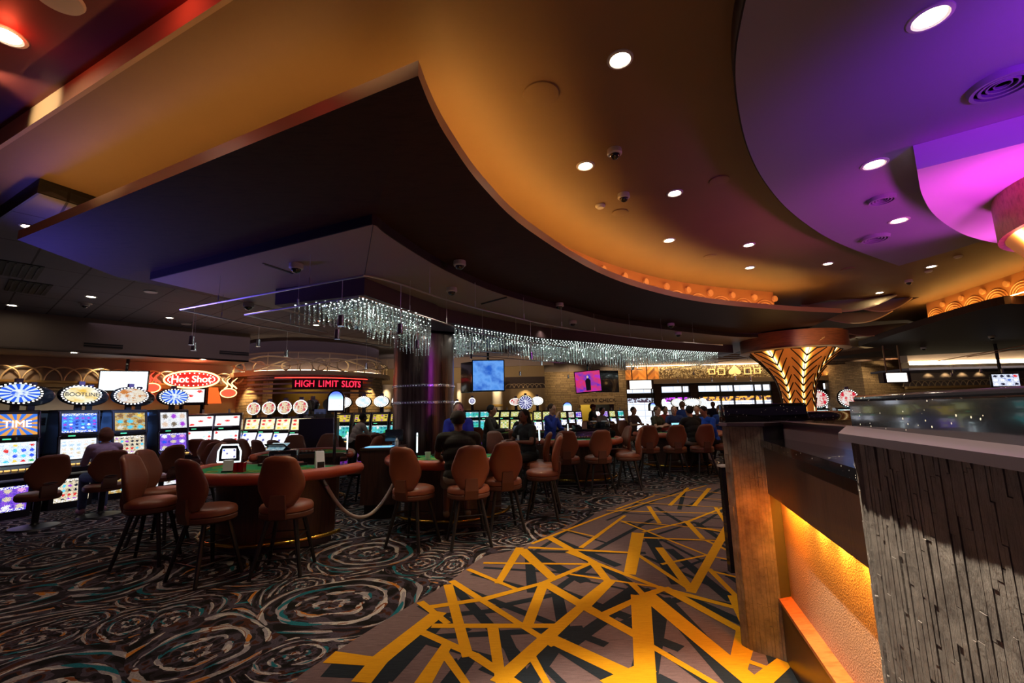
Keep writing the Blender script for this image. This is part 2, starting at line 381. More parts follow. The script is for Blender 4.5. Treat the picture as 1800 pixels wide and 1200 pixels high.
# ---- slatted ceiling screens at the back
m_slat = wood('slat_wood', hx('2c1a14'), hx('5a3a26'), (1, 8, 1))
for (x0, x1, y, y2, nn, lab) in [(1150, 1420, 634, 606, 10, 'dark wooden slat screen under the far ceiling left of leaf column'), (1440, 1640, 640, 621, 7, 'dark wooden slat screen under the far ceiling right of leaf column')]:
    b = MB()
    for i in range(nn):
        yy = y+(y2-y)*(i/(nn-1)); p0 = P(x0-i*6, yy+2, 3.75); p1 = P(x1-i*4, yy-8, 3.75)
        b.wall([xy(p0), xy(p1)], 3.75, 3.95, .12)
    tag(b.build('slatted_screen', m_slat, smooth=0), lab, 'slat screen')
# ================================================================ ceiling fixtures
def downlight(x, y, z, r=.075, e=0, spot=70, tgt=None, lab='', col=(1, .8, .55), bl=.6):
    c = P(x, y, z); t = thing('downlight', lab, 'ceiling light', c, group=None)
    b = MB(); b.lathe([(r*.8, -.002), (r, -.012), (r*1.22, -.008), (r*1.25, 0)], 20); b.build('trim_ring', m_wplast, t)
    b = MB(); b.lathe([(.001, -.006), (r*.8, -.006), (r*.8, -.001)], 20); b.build('lamp', m_lamp, t)
    if e: light('downlight_spot', 'SPOT', c-Vector((0, 0, .03)), col, e, .05, tgt or (c.x, c.y, 0), spot, bl)
W = lambda s: s
downlight(1090, 104, ZM, .075, 90, 80, lab='round downlight, brightest on the tan ceiling near the canopy tip', tgt=P(1160, 1060))
downlight(1029, 291, ZM, .075, 300, 34, lab='round downlight near the curved canopy edge', tgt=P(935, 985), bl=.5)
downlight(1186, 339, ZM, .075, 260, 40, lab='round downlight between canopy curve and lilac panel', tgt=P(1180, 872), bl=.8)
for i, (x, y, l) in enumerate([(1176, 422, 'small downlight below the smoke detector on tan ceiling'), (1316, 430, 'small downlight left of lilac panel edge, upper of two'), (1318, 470, 'small downlight left of lilac panel edge, lower of two'), (1455, 463, 'small downlight under the lilac panel bottom curve'), (1546, 514, 'small downlight above the scallop panels'), (1637, 468, 'small downlight beside the lilac panel point')]):
    downlight(x, y, ZM, .075, 60, 50, lab=l)
for x, y, l in [(1635, 30, 'downlight in lilac ceiling at the top right'), (1537, 288, 'downlight in lilac ceiling left of magenta ring'), (1580, 387, 'downlight in lilac ceiling nearest its lower vent')]:
    downlight(x, y, 3.85, .09, 15, 60, lab=l)
downlight(10, 62, ZM+.17, .09, 14, 110, lab='glowing red lit lamp in the red ceiling bay', col=(1, .25, .1))
for x, y, l in [(52, 398, 'downlight in tiled ceiling beside canopy end'), (21, 536, 'downlight in tiled ceiling, lowest at far left'), (160, 521, 'downlight in tiled ceiling above the wheel slots'), (298, 558, 'downlight in tiled ceiling above the neon sign'), (556, 571, 'downlight in tiled ceiling above the round sign drum')]:
    downlight(x, y, ZT, .075, 25, 70, lab=l)
def sq(name, x, y, z, lab, cat, parts):
    c = P(x, y, z); t = thing(name, lab, cat, c)
    for nm, prof, m in parts: b = MB(); b.lathe(prof, 28); b.build(nm, m, t)
    return t
m_spk = plain('speaker_grille', hx('4a3626'), .7, bmp=.3, vs=200)
for x, y, r, l in [(951, 165, .14, 'round tan speaker grille beside the canopy prow'), (1090, 373, .1, 'round tan speaker grille below smoke detector'), (1264, 316, .1, 'round speaker grille beside the lilac panel curve'), (1248, 450, .1, 'small round speaker grille on tan ceiling'), (1490, 473, .11, 'round speaker grille below lilac panel')]:
    sq('ceiling_speaker', x, y, ZM, l, 'speaker', [('grille', [(.001, -.012), (r*.9, -.01)], m_spk), ('trim_ring', [(r*.9, -.012), (r, -.01), (r*1.03, 0)], m_ceil)])
for x, y, r, l in [(1762, 145, .19, 'large round air diffuser in purple ceiling at the right edge'), (1538, 417, .17, 'round air diffuser at the low end of the lilac ceiling'), (1550, 348, .13, 'faint round air diffuser in the middle of the lilac ceiling')]:
    c = P(x, y, 3.85); t = thing('air_diffuser', l, 'air vent', c)
    b = MB()
    for q in (1, .74, .5, .28): b.lathe([(r*q, 0), (r*q*.93, -.03*q-.012), (r*q*.8, -.028*q-.012), (r*q*.86, -.001)], 32)
    b.build('vanes', m_purp, t); b = MB(); b.lathe([(.001, -.001), (r*.95, -.001)], 32); b.build('opening', m_black, t)
b = MB(); c = P(102, 0, ZM+.17); sq('ceiling_speaker', 102, -6, ZM+.17, 'white oval speaker grille in the red ceiling bay', 'speaker', [('grille', [(.001, -.02), (.12, -.018), (.13, 0)], m_wplast)])
def dome(x, y, z, lab, s=1, drop=0):
    c = P(x, y, z); t = thing('security_camera', lab, 'security camera', c)
    b = MB(); b.lathe([(.075*s, 0), (.078*s, -.05*s-drop), (.068*s, -.062*s-drop), (.05*s, -.062*s-drop)], 24); b.build('housing', m_wplast, t)
    b = MB(); b.lathe([(.055*s*math.cos(a), -.06*s-drop-.05*s*math.sin(a)) for a in [k*PI/2/8 for k in range(9)]], 24); b.build('dome', m_glassd, t)
for i, (x, y, z, l) in enumerate([(521, 468, ZP, 'white dome camera on canopy panel, nearest the prow'), (808, 463, ZI, 'white dome camera on the curved walnut band above the column'), (794, 510, ZP, 'white dome camera on inner panel right of the canopy corner'), (983, 537, ZI, 'white dome camera on walnut band above left television'), (1007, 568, ZP, 'white dome camera beside the curved bulkhead middle'), (1179, 572, ZI, 'white dome camera on walnut band above crystal chandelier end'), (1192, 588, ZP, 'small white dome camera near bulkhead end'), (1310, 605, ZP, 'small purple lit dome camera beyond the bulkhead end'), (1381, 586, ZI, 'dark dome camera on canopy beside leaf column'), (437, 537, ZP, 'dark dome camera at left end of canopy panel'), (1743, 594, 3.42, 'white dome camera under the right canopy'), (1623, 614, 3.42, 'dark dome camera at right canopy edge')]):
    dome(x, y-4, z, l)
for x, y, z, l in [(1080, 263, ZM, 'chrome dome camera on tan ceiling, upper one'), (1096, 341, ZM, 'chrome dome camera on tan ceiling, lower one'), (1597, 492, ZM, 'white dome camera near scallop panels'), (1684, 450, ZM, 'white smoke detector beside lilac panel'), (1055, 361, ZM, 'white smoke detector on the tan ceiling'), (1632, 476, ZM, 'small white detector left of larger one'), (150, 533, ZT, 'dark dome camera on tiled ceiling')]:
    if 'detector' in l:
        sq('smoke_detector', x, y, z, l, 'detector', [('housing', [(.06, 0), (.06, -.015), (.04, -.035), (.001, -.035)], m_wplast)])
    else: dome(x, y, z, l, .9)
m_vent = plain('vent_black', (.01, .01, .01), .6)
for pts, l in [(((463, 462), (512, 478)), 'pair of slot vents beside nearest camera on canopy panel'), (((845, 533), (890, 521)), 'slot vents on the panel above the curved bulkhead')]:
    a, c = P(*pts[0], ZP), P(*pts[1], ZP); b = MB()
    for o in (0, .05): b.wall([(a.x, a.y+o), (c.x, c.y+o)], ZP-.006, ZP+.01, .02)
    tag(b.build('slot_vent', m_vent, smooth=0), l, 'air vent')
for x, y, l in [(30, 474, 'square return vent in tiled ceiling at far left'), (50, 505, 'long dark vent in tiled ceiling left of dome camera')]:
    c = P(x, y, ZT); b = MB(); b.at((c.x, c.y, ZT-.006), math.radians(-38)); b.box((0, 0, 0), (1.0, .5, .012)); b.m = 1
    for q in range(6): b.box((0, -.2+.08*q, -.01), (.9, .02, .012))
    tag(b.build('ceiling_vent', [m_vent, plain('vent_slat', hx('3c3846'), .6)], smooth=0), l, 'air vent')
for x, y, l in [(265, 512, 'white oval speaker in tiled ceiling, upper'), (150, 533, 'white oval speaker in tiled ceiling, lower'), (327, 569, 'white oval speaker in tiled ceiling above the neon sign')]:
    sq('ceiling_speaker', x, y, ZT, l, 'speaker', [('grille', [(.001, -.02), (.1, -.018), (.11, 0)], m_wplast)])
# ================================================================ FLOOR
def swirl_mat():
    m, nt, b = new_mat('swirl_carpet'); o = objc(nt)
    n1 = nd(nt, 'TexNoise'); n1.inputs['Scale'].default_value = .9; n1.inputs['Detail'].default_value = 0; nt.links.new(o, n1.inputs[0])
    p = vmth(nt, 'ADD', o, vmth(nt, 'SCALE', vmth(nt, 'SUBTRACT', n1.outputs[1], (.5, .5, .5)), s=.55))
    def swirl(scale, seed, om):
        v = nd(nt, 'TexVoronoi', voronoi_dimensions='2D'); v.inputs['Scale'].default_value = scale; v.inputs['Randomness'].default_value = .85
        q = vmth(nt, 'MULTIPLY', vmth(nt, 'ADD', p, (seed, seed*.7, 0)), (1, 1, 0)); nt.links.new(q, v.inputs['Vector'])
        nrm = vmth(nt, 'NORMALIZE', vmth(nt, 'SUBTRACT', q, v.outputs['Position'])); sx = nd(nt, 'SeparateXYZ'); nt.links.new(nrm, sx.inputs[0])
        cc = nd(nt, 'SeparateColor'); nt.links.new(v.outputs['Color'], cc.inputs[0]); d = v.outputs['Distance']
        def arc(kr, ka, off):
            cb = nd(nt, 'CombineXYZ'); nt.links.new(mth(nt, 'MULTIPLY', d, kr), cb.inputs[2])
            nt.links.new(mth(nt, 'ADD', mth(nt, 'MULTIPLY', sx.outputs[0], ka), mth(nt, 'MULTIPLY_ADD', cc.outputs[0], 37, off)), cb.inputs[0])
            nt.links.new(mth(nt, 'ADD', mth(nt, 'MULTIPLY', sx.outputs[1], ka), mth(nt, 'MULTIPLY', cc.outputs[1], 53)), cb.inputs[1]); return cb.outputs[0]
        w1 = noise(nt, arc(3, .9, 0), 1.2, 1); s1 = mth(nt, 'SINE', mth(nt, 'MULTIPLY_ADD', d, om, mth(nt, 'MULTIPLY', w1, 8)))
        n2 = noise(nt, arc(11, 1.1, 5), 1.5, 2); n3 = noise(nt, arc(16, .9, 11), 1.0, 1); n4 = noise(nt, arc(9, 1.6, 17), 1.4, 1)
        base = ramp(nt, n4, [(0, hx('14110f')), (.40, hx('282226')), (.50, hx('48404a')), (.59, hx('44261a')), (.65, hx('1a181c'))], True)
        strk = ramp(nt, n3, [(0, hx('1c6470')), (.40, hx('938c90')), (.50, hx('b8b0a8')), (.575, hx('7a4222')), (.61, hx('9a9290')), (.68, hx('b8742c'))], True)
        m1 = mth(nt, 'GREATER_THAN', mth(nt, 'ADD', s1, mth(nt, 'MULTIPLY', n2, 3.6)), 2.42)
        return mixc(nt, m1, base, strk), d
    ca, d = swirl(.72, 3.3, 60); cb_, d2 = swirl(1.6, 9.1, 46)
    msk = mth(nt, 'GREATER_THAN', mth(nt, 'ADD', d, mth(nt, 'MULTIPLY', noise(nt, o, 1.6, 1), .5)), .70)
    c = mixc(nt, msk, ca, cb_)
    fine = noise(nt, objc(nt, (1, 1, 1)), 90, 2)
    c = mixc(nt, .6, c, ramp(nt, fine, [(.3, hx('808080')), (.7, hx('ffffff'))]), 'MULTIPLY')
    nt.links.new(c, b.inputs[0]); b.inputs['Roughness'].default_value = .95; b.inputs['Specular IOR Level'].default_value = .1
    bump(nt, b, noise(nt, o, 250, 2), .3, .005); return m
def heather(name, c1, c2):
    m, nt, b = new_mat(name); n = noise(nt, objc(nt, (4, 90, 1)), 2, 4, .8); n2 = noise(nt, objc(nt, (60, 200, 1)), 3, 2)
    nt.links.new(ramp(nt, mth(nt, 'ADD', mth(nt, 'MULTIPLY', n, .7), mth(nt, 'MULTIPLY', n2, .3)), [(.35, c1), (.65, c2)]), b.inputs[0])
    b.inputs['Roughness'].default_value = .95; b.inputs['Specular IOR Level'].default_value = .1; bump(nt, b, n2, .4, .005); return m
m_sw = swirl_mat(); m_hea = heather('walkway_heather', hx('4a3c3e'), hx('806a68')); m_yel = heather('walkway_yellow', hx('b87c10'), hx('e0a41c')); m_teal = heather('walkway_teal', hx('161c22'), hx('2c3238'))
def q6(x, y): return (550+x/2.1176, 850+y/2.1176)
bd = [(-60, 730), (0, 680), (300, 490), (500, 370), (640, 270), (780, 235), (1050, 110), (1260, 40), (1460, 5), (1560, -3)]
bp = [P(*q6(x, y)) for x, y in bd]; p0 = bp[0]; far_pt = bp[-1]
walk = [Vector((p0.x-.45, p0.y-1.0, 0))]+smoothpts(bp, 5)+[Vector((8.5, 10.6, 0)), Vector((8.5, -.5, 0)), Vector((-1.3, -.5, 0))]
wp = [xy(p) for p in walk]
def inside(x, y):
    c = False; j = len(wp)-1
    for i in range(len(wp)):
        if (wp[i][1] > y) != (wp[j][1] > y) and x < (wp[j][0]-wp[i][0])*(y-wp[i][1])/(wp[j][1]-wp[i][1])+wp[i][0]: c = not c
        j = i
    return c
b = MB(); b.prism([(-30, -4), (40, -4), (40, 36), (-30, 36)], -.1, 0); b.m = 1
b.add([(x, y, .0012) for x, y in wp], [tuple(range(len(wp)))])
ZC_ = [0]
def band(p, q, w0, w1, z):
    p = Vector(p); q = Vector(q); t = (q-p).normalized(); n = Vector((-t.y, t.x))
    # trim to the walkway
    N = 14; a, c = 0, N
    while a < N and not inside(*(p.lerp(q, a/N))): a += 1
    while c > 0 and not inside(*(p.lerp(q, c/N))): c -= 1
    if c <= a: return
    A_, B_ = p.lerp(q, a/N), p.lerp(q, c/N); wa = w0+(w1-w0)*a/N; wc = w0+(w1-w0)*c/N
    ZC_[0] += .00006; z += ZC_[0] % .0010
    b.add([(A_.x+n.x*wa/2, A_.y+n.y*wa/2, z), (A_.x-n.x*wa/2, A_.y-n.y*wa/2, z), (B_.x-n.x*wc/2, B_.y-n.y*wc/2, z), (B_.x+n.x*wc/2, B_.y+n.y*wc/2, z)], [(0, 1, 2, 3)])
SEG = """50,645,240,665,.13 180,740,250,655,.13 250,655,470,480,.13 385,430,500,520,.07 500,365,575,640,.08 520,365,890,600,.07 440,460,640,430,.07 640,430,860,370,.07 860,370,1050,290,.07 450,530,930,530,.07 400,550,600,640,.07 600,640,780,760,.07 400,760,500,600,.1 480,620,580,760,.06 670,540,700,740,.08 690,740,880,565,.11 880,565,1010,450,.1 1010,450,1110,360,.12 860,370,800,525,.09 770,240,690,370,.09 770,240,890,350,.12 640,296,1020,300,.05 580,320,760,395,.055 780,237,1175,257,.07 870,195,1040,290,.1 1040,290,1095,360,.09 860,370,1050,480,.1 1050,480,1240,585,.09 815,645,880,760,.05 880,575,1190,720,.12 1210,185,1180,335,.14 950,255,1290,388,.06 1290,388,1590,467,.07 960,338,1190,372,.035 1190,372,1310,390,.035 1080,490,1230,420,.08 1230,420,1310,390,.08 1220,420,1240,760,.15 1185,370,1240,425,.06 1250,420,1660,760,.15 1310,390,1615,560,.09 1290,240,1410,400,.09 1545,160,1410,400,.09 1205,262,1400,392,.05 1150,140,1470,268,.04 1470,268,1590,292,.04 1000,237,1160,120,.06 820,222,1100,112,.05 1100,112,1460,8,.04 1100,755,1250,685,.12 1250,600,1520,760,.05 1615,555,1580,695,.13 1600,655,1740,705,.05 1640,760,1755,665,.1 1195,200,1570,215,.05 1230,180,1400,140,.045 1400,140,1540,85,.045 1150,140,1560,175,.03 1100,100,1550,112,.04 1250,85,1290,147,.06 1390,140,1450,205,.07 1200,70,1550,90,.03 1475,18,1420,82,.07 1300,300,1460,268,.04 1475,318,1590,435,.05 1480,325,1590,352,.04 1270,40,1550,62,.03 1130,95,1270,45,.04 1380,20,1560,40,.03 1330,80,1400,12,.06 1440,165,1560,185,.05 1500,90,1545,160,.05 1560,420,1640,600,.06 930,170,1060,200,.04 1460,210,1590,270,.04"""
random.seed(11)
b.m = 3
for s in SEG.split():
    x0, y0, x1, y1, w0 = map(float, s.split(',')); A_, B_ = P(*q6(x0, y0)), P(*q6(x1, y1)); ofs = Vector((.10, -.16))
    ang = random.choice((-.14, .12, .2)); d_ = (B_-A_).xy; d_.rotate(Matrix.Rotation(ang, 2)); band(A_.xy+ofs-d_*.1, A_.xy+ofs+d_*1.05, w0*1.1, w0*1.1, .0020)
b.m = 2
for s in SEG.split():
    x0, y0, x1, y1, w0 = map(float, s.split(',')); A_, B_ = P(*q6(x0, y0)), P(*q6(x1, y1)); d_ = (B_-A_)*.015; band(xy(A_-d_), xy(B_+d_), w0*random.uniform(.95, 1.15), w0*random.uniform(.75, 1.0), .0036)
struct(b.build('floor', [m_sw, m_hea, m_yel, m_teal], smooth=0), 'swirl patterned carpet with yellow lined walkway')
# ================================================================ WALLS
m_taupe = plain('taupe_wall', hx('8a7a72'), .7, var=.04, vs=1)
m_cream = plain('cream_wall', hx('c0a676'), .6, var=.05, vs=1)
m_gold = plain('gold_moulding', hx('c8a05a'), .35, .3)
m_arch = plain('arch_metal', hx('d8c09a'), .35, .2)
def stone_mat(name, c1, c2, mort, bw=.35, rh=.09, rot=0):
    m, nt, b = new_mat(name); tc = nd(nt, 'TexCoord'); mp = nd(nt, 'Mapping'); nt.links.new(tc.outputs['UV'], mp.inputs[0])
    br = nd(nt, 'TexBrick', offset=.37, squash=.7, squash_frequency=3); br.inputs['Scale'].default_value = 1; br.inputs['Mortar Size'].default_value = .008; br.inputs['Brick Width'].default_value = bw; br.inputs['Row Height'].default_value = rh; br.inputs['Bias'].default_value = -.1
    br.inputs['Color1'].default_value = c4(c1); br.inputs['Color2'].default_value = c4(c2); br.inputs['Mortar'].default_value = c4(mort)
    nt.links.new(mp.outputs[0], br.inputs[0]); n = noise(nt, mp.outputs[0], 6, 4, .7)
    nt.links.new(mixc(nt, .35, br.outputs[0], mixc(nt, n, tuple(x*.4 for x in c1), tuple(min(1, x*1.5) for x in c2))), b.inputs[0])
    b.inputs['Roughness'].default_value = .8; h = mth(nt, 'ADD', mth(nt, 'MULTIPLY', br.outputs[1], -1.2), n); bump(nt, b, h, .8, .03); return m
m_stone = stone_mat('ledge_stone', hx('c4a478'), hx('8c7456'), hx('3a2c20'))
def uvwall(b, a, c, z0, z1, u0=0): # vertical quad with metre uvs
    L = math.hypot(c[0]-a[0], c[1]-a[1]); b.add([(a[0], a[1], z0), (c[0], c[1], z0), (c[0], c[1], z1), (a[0], a[1], z1)], [(0, 1, 2, 3)], [[(u0, z0), (u0+L, z0), (u0+L, z1), (u0, z1)]]); return u0+L
def arches(name, a, c, z0, z1, n, rad=.018, parent=None):
    a, c = Vector(a), Vector(c); d = (c-a)/n; b = MB(); h = z1-z0
    for i in range(n):
        b.tube([(a.x+d.x*(i-.45+1.9*(.5-.5*math.cos(PI*k/12))), a.y+d.y*(i-.45+1.9*(.5-.5*math.cos(PI*k/12))), z0+h*math.sin(PI*k/12)) for k in range(13)], rad, 6)
    return b.build(name, m_arch, parent)
# left bulkhead, its soffit and the recessed wall
WA, WB = P(0, 611, 3.1), P(437, 636, 3.1); wd = (WB-WA).normalized(); wn = Vector((-wd.y, wd.x, 0)); WL = WA-wd*9
b = MB(); b.wall([xy(WL), xy(WB)], 3.1, ZT, .1); b.m = 1; b.prism([xy(WL), xy(WB), xy(WB+wn*1.6), xy(WL+wn*1.6)], 3.1, 3.14); struct(b.build('wall_left_bulkhead', [m_taupe, m_taupe], smooth=0))
RL, RR = WL+wn*1.5, WB+wn*1.5+wd*2
b = MB(); b.wall([xy(RL), xy(RR)], 2.42, 3.12, .1); b.m = 1; b.wall([xy(RL), xy(RR)], 0, 2.42, .1); wl = struct(b.build('wall_left', [m_taupe, m_cream], smooth=0), 'cream and taupe wall behind the slot machines')
b = MB(); 
for z, h, t in ((2.38, .1, .12), (2.48, .05, .16), (2.30, .05, .06)): b.wall([xy(RL-wn*t), xy(RR-wn*t)], z, z+h, t)
struct(b.build('trim_4', m_gold, smooth=0), 'gold ledge moulding under the arches')
ar = arches('trim_arch_lattice', xy(RL-wn*.08), xy(RR-wn*.08), 2.53, 2.86, 46); struct(ar)
for i in range(9):
    q = RL+(RR-RL)*((i+1.5)/11)-wn*.35
    light('wall_washer', 'SPOT', (q.x, q.y, 3.06), (1, .72, .38), 22, .03, (q.x+wn.x*.3, q.y+wn.y*.3, 2.3), 90, .8)
for x, y, l in [(5, 612, 'slim vent'), (130, 619, 'downlight')][1:]+[(357, 631, 'downlight')]:
    downlight(x, y, 3.1, .07, 0, lab='small downlight in the bulkhead underside '+('over the wheel slots' if x < 200 else 'over the neon sign'))
def fvent(x0, y0, x1, y1, lab):
    a, c = PL(x0, y0, WA, WB), PL(x1, y1, WA, WB); b = MB(); zc = (a.z+c.z)/2; s_ = wn*-.012
    b.wall([xy(a+s_), xy(c+s_)], zc-.045, zc+.045, .02); b.m = 1; b.wall([xy(a+s_*1.6), xy(c+s_*1.6)], zc-.004, zc+.004, .02); tag(b.build('wall_vent', [m_vent, m_taupe], smooth=0), lab, 'air vent')
fvent(147, 606, 216, 609, 'long black slot vent in bulkhead over the wheel slots'); fvent(386, 619, 437, 622, 'long black slot vent in bulkhead over the neon sign')
# ---- rotunda "HIGH LIMIT SLOTS"
RC = PY(549, 700, 15.3); RC.z = 0; RR_ = 2.42
view = math.atan2(-RC.y, -RC.x)  # direction to camera
def arcpts(r, a0, a1, n=24, z=0): return [(RC.x+r*math.cos(view+a0+(a1-a0)*k/n), RC.y+r*math.sin(view+a0+(a1-a0)*k/n), z) for k in range(n+1)]
def ring(b, r0, r1, z0, z1, a=1.45, n=30):
    p, q = arcpts(r0, -a, a, n), arcpts(r1, -a, a, n); b.prism_strip(p, q, z0, z1)
m_drum = plain('drum_taupe', hx('6a5e62'), .5)
b = MB(); ring(b, 2.15, 2.0, 3.25, ZT); b.m = 1; ring(b, 2.22, 2.0, 3.38, 3.46); b.m = 0; ring(b, 2.25, 2.0, 2.8, 3.4)
rot = b.build('wall_rotunda', [m_drum, m_fas]); struct(rot, 'curved drum over the high limit entrance')
b = MB(); ring(b, 2.55, 2.2, 2.74, 2.87); b.build('cornice', m_fas, rot)
b = MB(); ring(b, 2.38, 2.34, 2.88, 2.90); tag(b.build('cornice_light', emit('cornice_led', (1, .74, .42), 9)), 'curved light strip on the cornice ring under the filigree', 'light strip')
b = MB(); random.seed(4)
def onr(a, z, r=2.5): return (RC.x+r*math.cos(view+a), RC.y+r*math.sin(view+a), z)
for (a0, z0, rr) in [(-.95, 2.85, .3), (-.62, 2.95, .2), (-.3, 3.0, .11), (-.08, 2.95, .16), (.06, 3.05, .18), (.1, 2.92, .12), (.33, 3.05, .16), (.75, 2.95, .28), (.95, 3.1, .16), (-1.15, 3.0, .2), (1.15, 2.9, .2)]:
    b.tube([onr(a0+math.cos(t)*rr/2.5*1.1, z0+math.sin(t)*rr) for t in [k*2*PI/16*(.9 if rr > .17 else 1) for k in range(17)]], .022, 6)
for ph, am, z0 in [(0, .12, 3.12), (2.1, .16, 3.05), (4, .1, 3.2)]:
    b.tube([onr(-1.25+2.5*k/40, z0+am*math.sin(k*.33+ph)) for k in range(41)], .022, 6)
for k in range(8): a = -1.2+2.4*k/7; b.tube([onr(a, 2.87), onr(a, 3.4)], .01, 6)
b.build('filigree', m_arch, rot)
# stone piers, doorway
def pier(a0, a1, name):
    b = MB(); p = arcpts(2.3, a0, a1, 8); u = 0
    for i in range(8): u = uvwall(b, p[i], p[i+1], 0, 2.76, u)
    q = arcpts(1.9, a0, a1, 8); uvwall(b, p[0], q[0], 0, 2.68); uvwall(b, p[-1], q[-1], 0, 2.68); uvwall(b, q[0], q[-1], 0, 2.68)
    return struct(b.build(name, m_stone, smooth=0))
pier(-1.3, -.62, 'wall_pier_left'); pier(.62, 1.3, 'wall_pier_right')
b = MB(); b.wall([arcpts(1.2, -2.2, -2.2, 1)[0][:2], arcpts(1.2, 2.2, 2.2, 1)[0][:2]], 0, 2.7, .1)
b = MB(); p = arcpts(1.5, -.9, .9, 10); b.prism_strip(p, arcpts(1.4, -.9, .9, 10), 0, 2.7); struct(b.build('wall_alcove', plain('olive_gold_wall', hx('6a5a20'), .5)))
# slatted sign
sg = thing('sign', 'curved dark slatted sign reading HIGH LIMIT SLOTS in red letters', 'sign', (RC.x, RC.y, 0))
def loc(p): return (p[0]-RC.x, p[1]-RC.y, p[2]) if len(p) > 2 else (p[0]-RC.x, p[1]-RC.y)
b = MB()
for z in (2.20, 2.32, 2.46, 2.60, 2.68): b.prism_strip([loc(q)[:2] for q in arcpts(2.5, -.78, .78)], [loc(q)[:2] for q in arcpts(2.42, -.78, .78)], z, z+.05)
b.build('slats', plain('slat_plum', hx('8a7478'), .5), sg)
b = MB(); b.prism_strip([loc(q)[:2] for q in arcpts(2.53, -.22, .60)], [loc(q)[:2] for q in arcpts(2.5, -.22, .60)], 2.33, 2.63); b.build('backing', plain('sign_black', (.03, .004, .006), .4), sg)
b = MB(); b.prism_strip([loc(q)[:2] for q in arcpts(2.36, -.45, .75)], [loc(q)[:2] for q in arcpts(2.34, -.45, .75)], 2.66, 2.68); b.build('neon_tube', emit('red_neon', (1, .03, .02), 6), sg)
m_redl = emit('red_letter', (1, .02, .06), 2.2)
txt = 'HIGH LIMIT SLOTS'; a = -.19; wds = {'I': .5, ' ': .62, 'M': 1.25, 'G': 1.08, 'O': 1.08, 'H': 1.05, 'T': .92, 'L': .85, 'S': .88}
tot = sum(wds.get(c, 1) for c in txt)
for ch in txt:
    w_ = .76*wds.get(ch, 1)/tot
    if ch != ' ':
        aa = a+w_/2; q = loc(onr(aa, 2.475, 2.54)); an = view+aa+PI/2
        text_mesh(ch, .27, 'letter', m_redl, sg, .012, frame(q, an), .82)
    a += w_
light('rotunda_cove', 'AREA', (RC.x+2.4*math.cos(view), RC.y+2.4*math.sin(view), 3.0), (1, .75, .45), 1, sx=2.5, sy=.2, to=(RC.x, RC.y, 3.1))
for s in (-.85, .85):
    q = onr(s, 2.62, 2.55); light('pier_light', 'SPOT', q, (1, .75, .35), 90, .03, onr(s, .8, 2.35), 90, .7)
light('alcove_light', 'AREA', (RC.x+1.9*math.cos(view), RC.y+1.9*math.sin(view), 2.62), (1, .7, .3), 10, sx=1.5, sy=.3, to=(RC.x+1.9*math.cos(view), RC.y+1.9*math.sin(view), 0))
# ---- middle walls (behind the steel column)
Y1 = 19.0
a, c = PY(640, 600, Y1), PY(960, 600, Y1)
b = MB(); b.wall([(-6.6, Y1+.2), (c.x+.3, Y1)], PY(800, 645, Y1).z, 4.5, .15); struct(b.build('wall_middle_bulkhead', m_taupe, smooth=0))
Y2 = 20.5; b = MB(); uvwall(b, (-9, Y2), (PY(958, 700, Y2).x, Y2), 0, 4.5); struct(b.build('wall_middle', m_cream, smooth=0))
zb = lambda y, Y=Y2: PY(900, y, Y).z
b = MB(); b.box((0, Y2-.1, zb(663)), (0, 0, 0)); 
b = MB(); b.wall([(PY(888, 660, Y2).x, Y2-.1), (PY(957, 660, Y2).x, Y2-.1)], zb(683), zb(663), .05); struct(b.build('wall_niche_band', plain('niche_brown', hx('4a3830'), .6), smooth=0))
struct(arches('trim_arch_lattice', (PY(892, 680, Y2).x, Y2-.16), (PY(955, 680, Y2).x, Y2-.16), zb(682), zb(675), 8, .02))
m_pil = plain('lit_pilaster', hx('e8d8c0'), .5)
for i, (x0, x1, y0) in enumerate([(672, 690, 664), (803, 812, 664), (864, 884, 664)]):
    p, q = PY(x0, 700, Y1+.6), PY(x1, 700, Y1+.6); r = (q.x-p.x)/2; t = thing('pilaster', ['round lit pilaster glowing between rotunda and steel column', 'round lit pilaster just right of the steel column', 'round lit pilaster under the left television'][i], 'pilaster', ((p.x+q.x)/2, Y1+.6, 0))
    b = MB(); b.lathe([(r, .15), (r, 2.75), (r*1.1, 2.8)], 24); b.build('shaft', m_pil, t); b = MB(); b.lathe([(r*1.15, 0), (r*1.15, .15), (r*1.02, .2)], 24); b.lathe([(r*1.03, 1.75), (r*1.06, 1.8), (r*1.03, 1.85)], 24); b.build('band', m_gold, t)
    light('pilaster_light', 'SPOT', ((p.x+q.x)/2, Y1-.15, 2.95), (1, .8, .5), 120, .05, ((p.x+q.x)/2, Y1+.5, 1.9), 50, .8)
q = PY(923, 690, Y2); light('niche_light', 'SPOT', (q.x, Y2-.5, 2.8), (1, .72, .35), 60, .05, (q.x, Y2, 1.8), 70, .8)
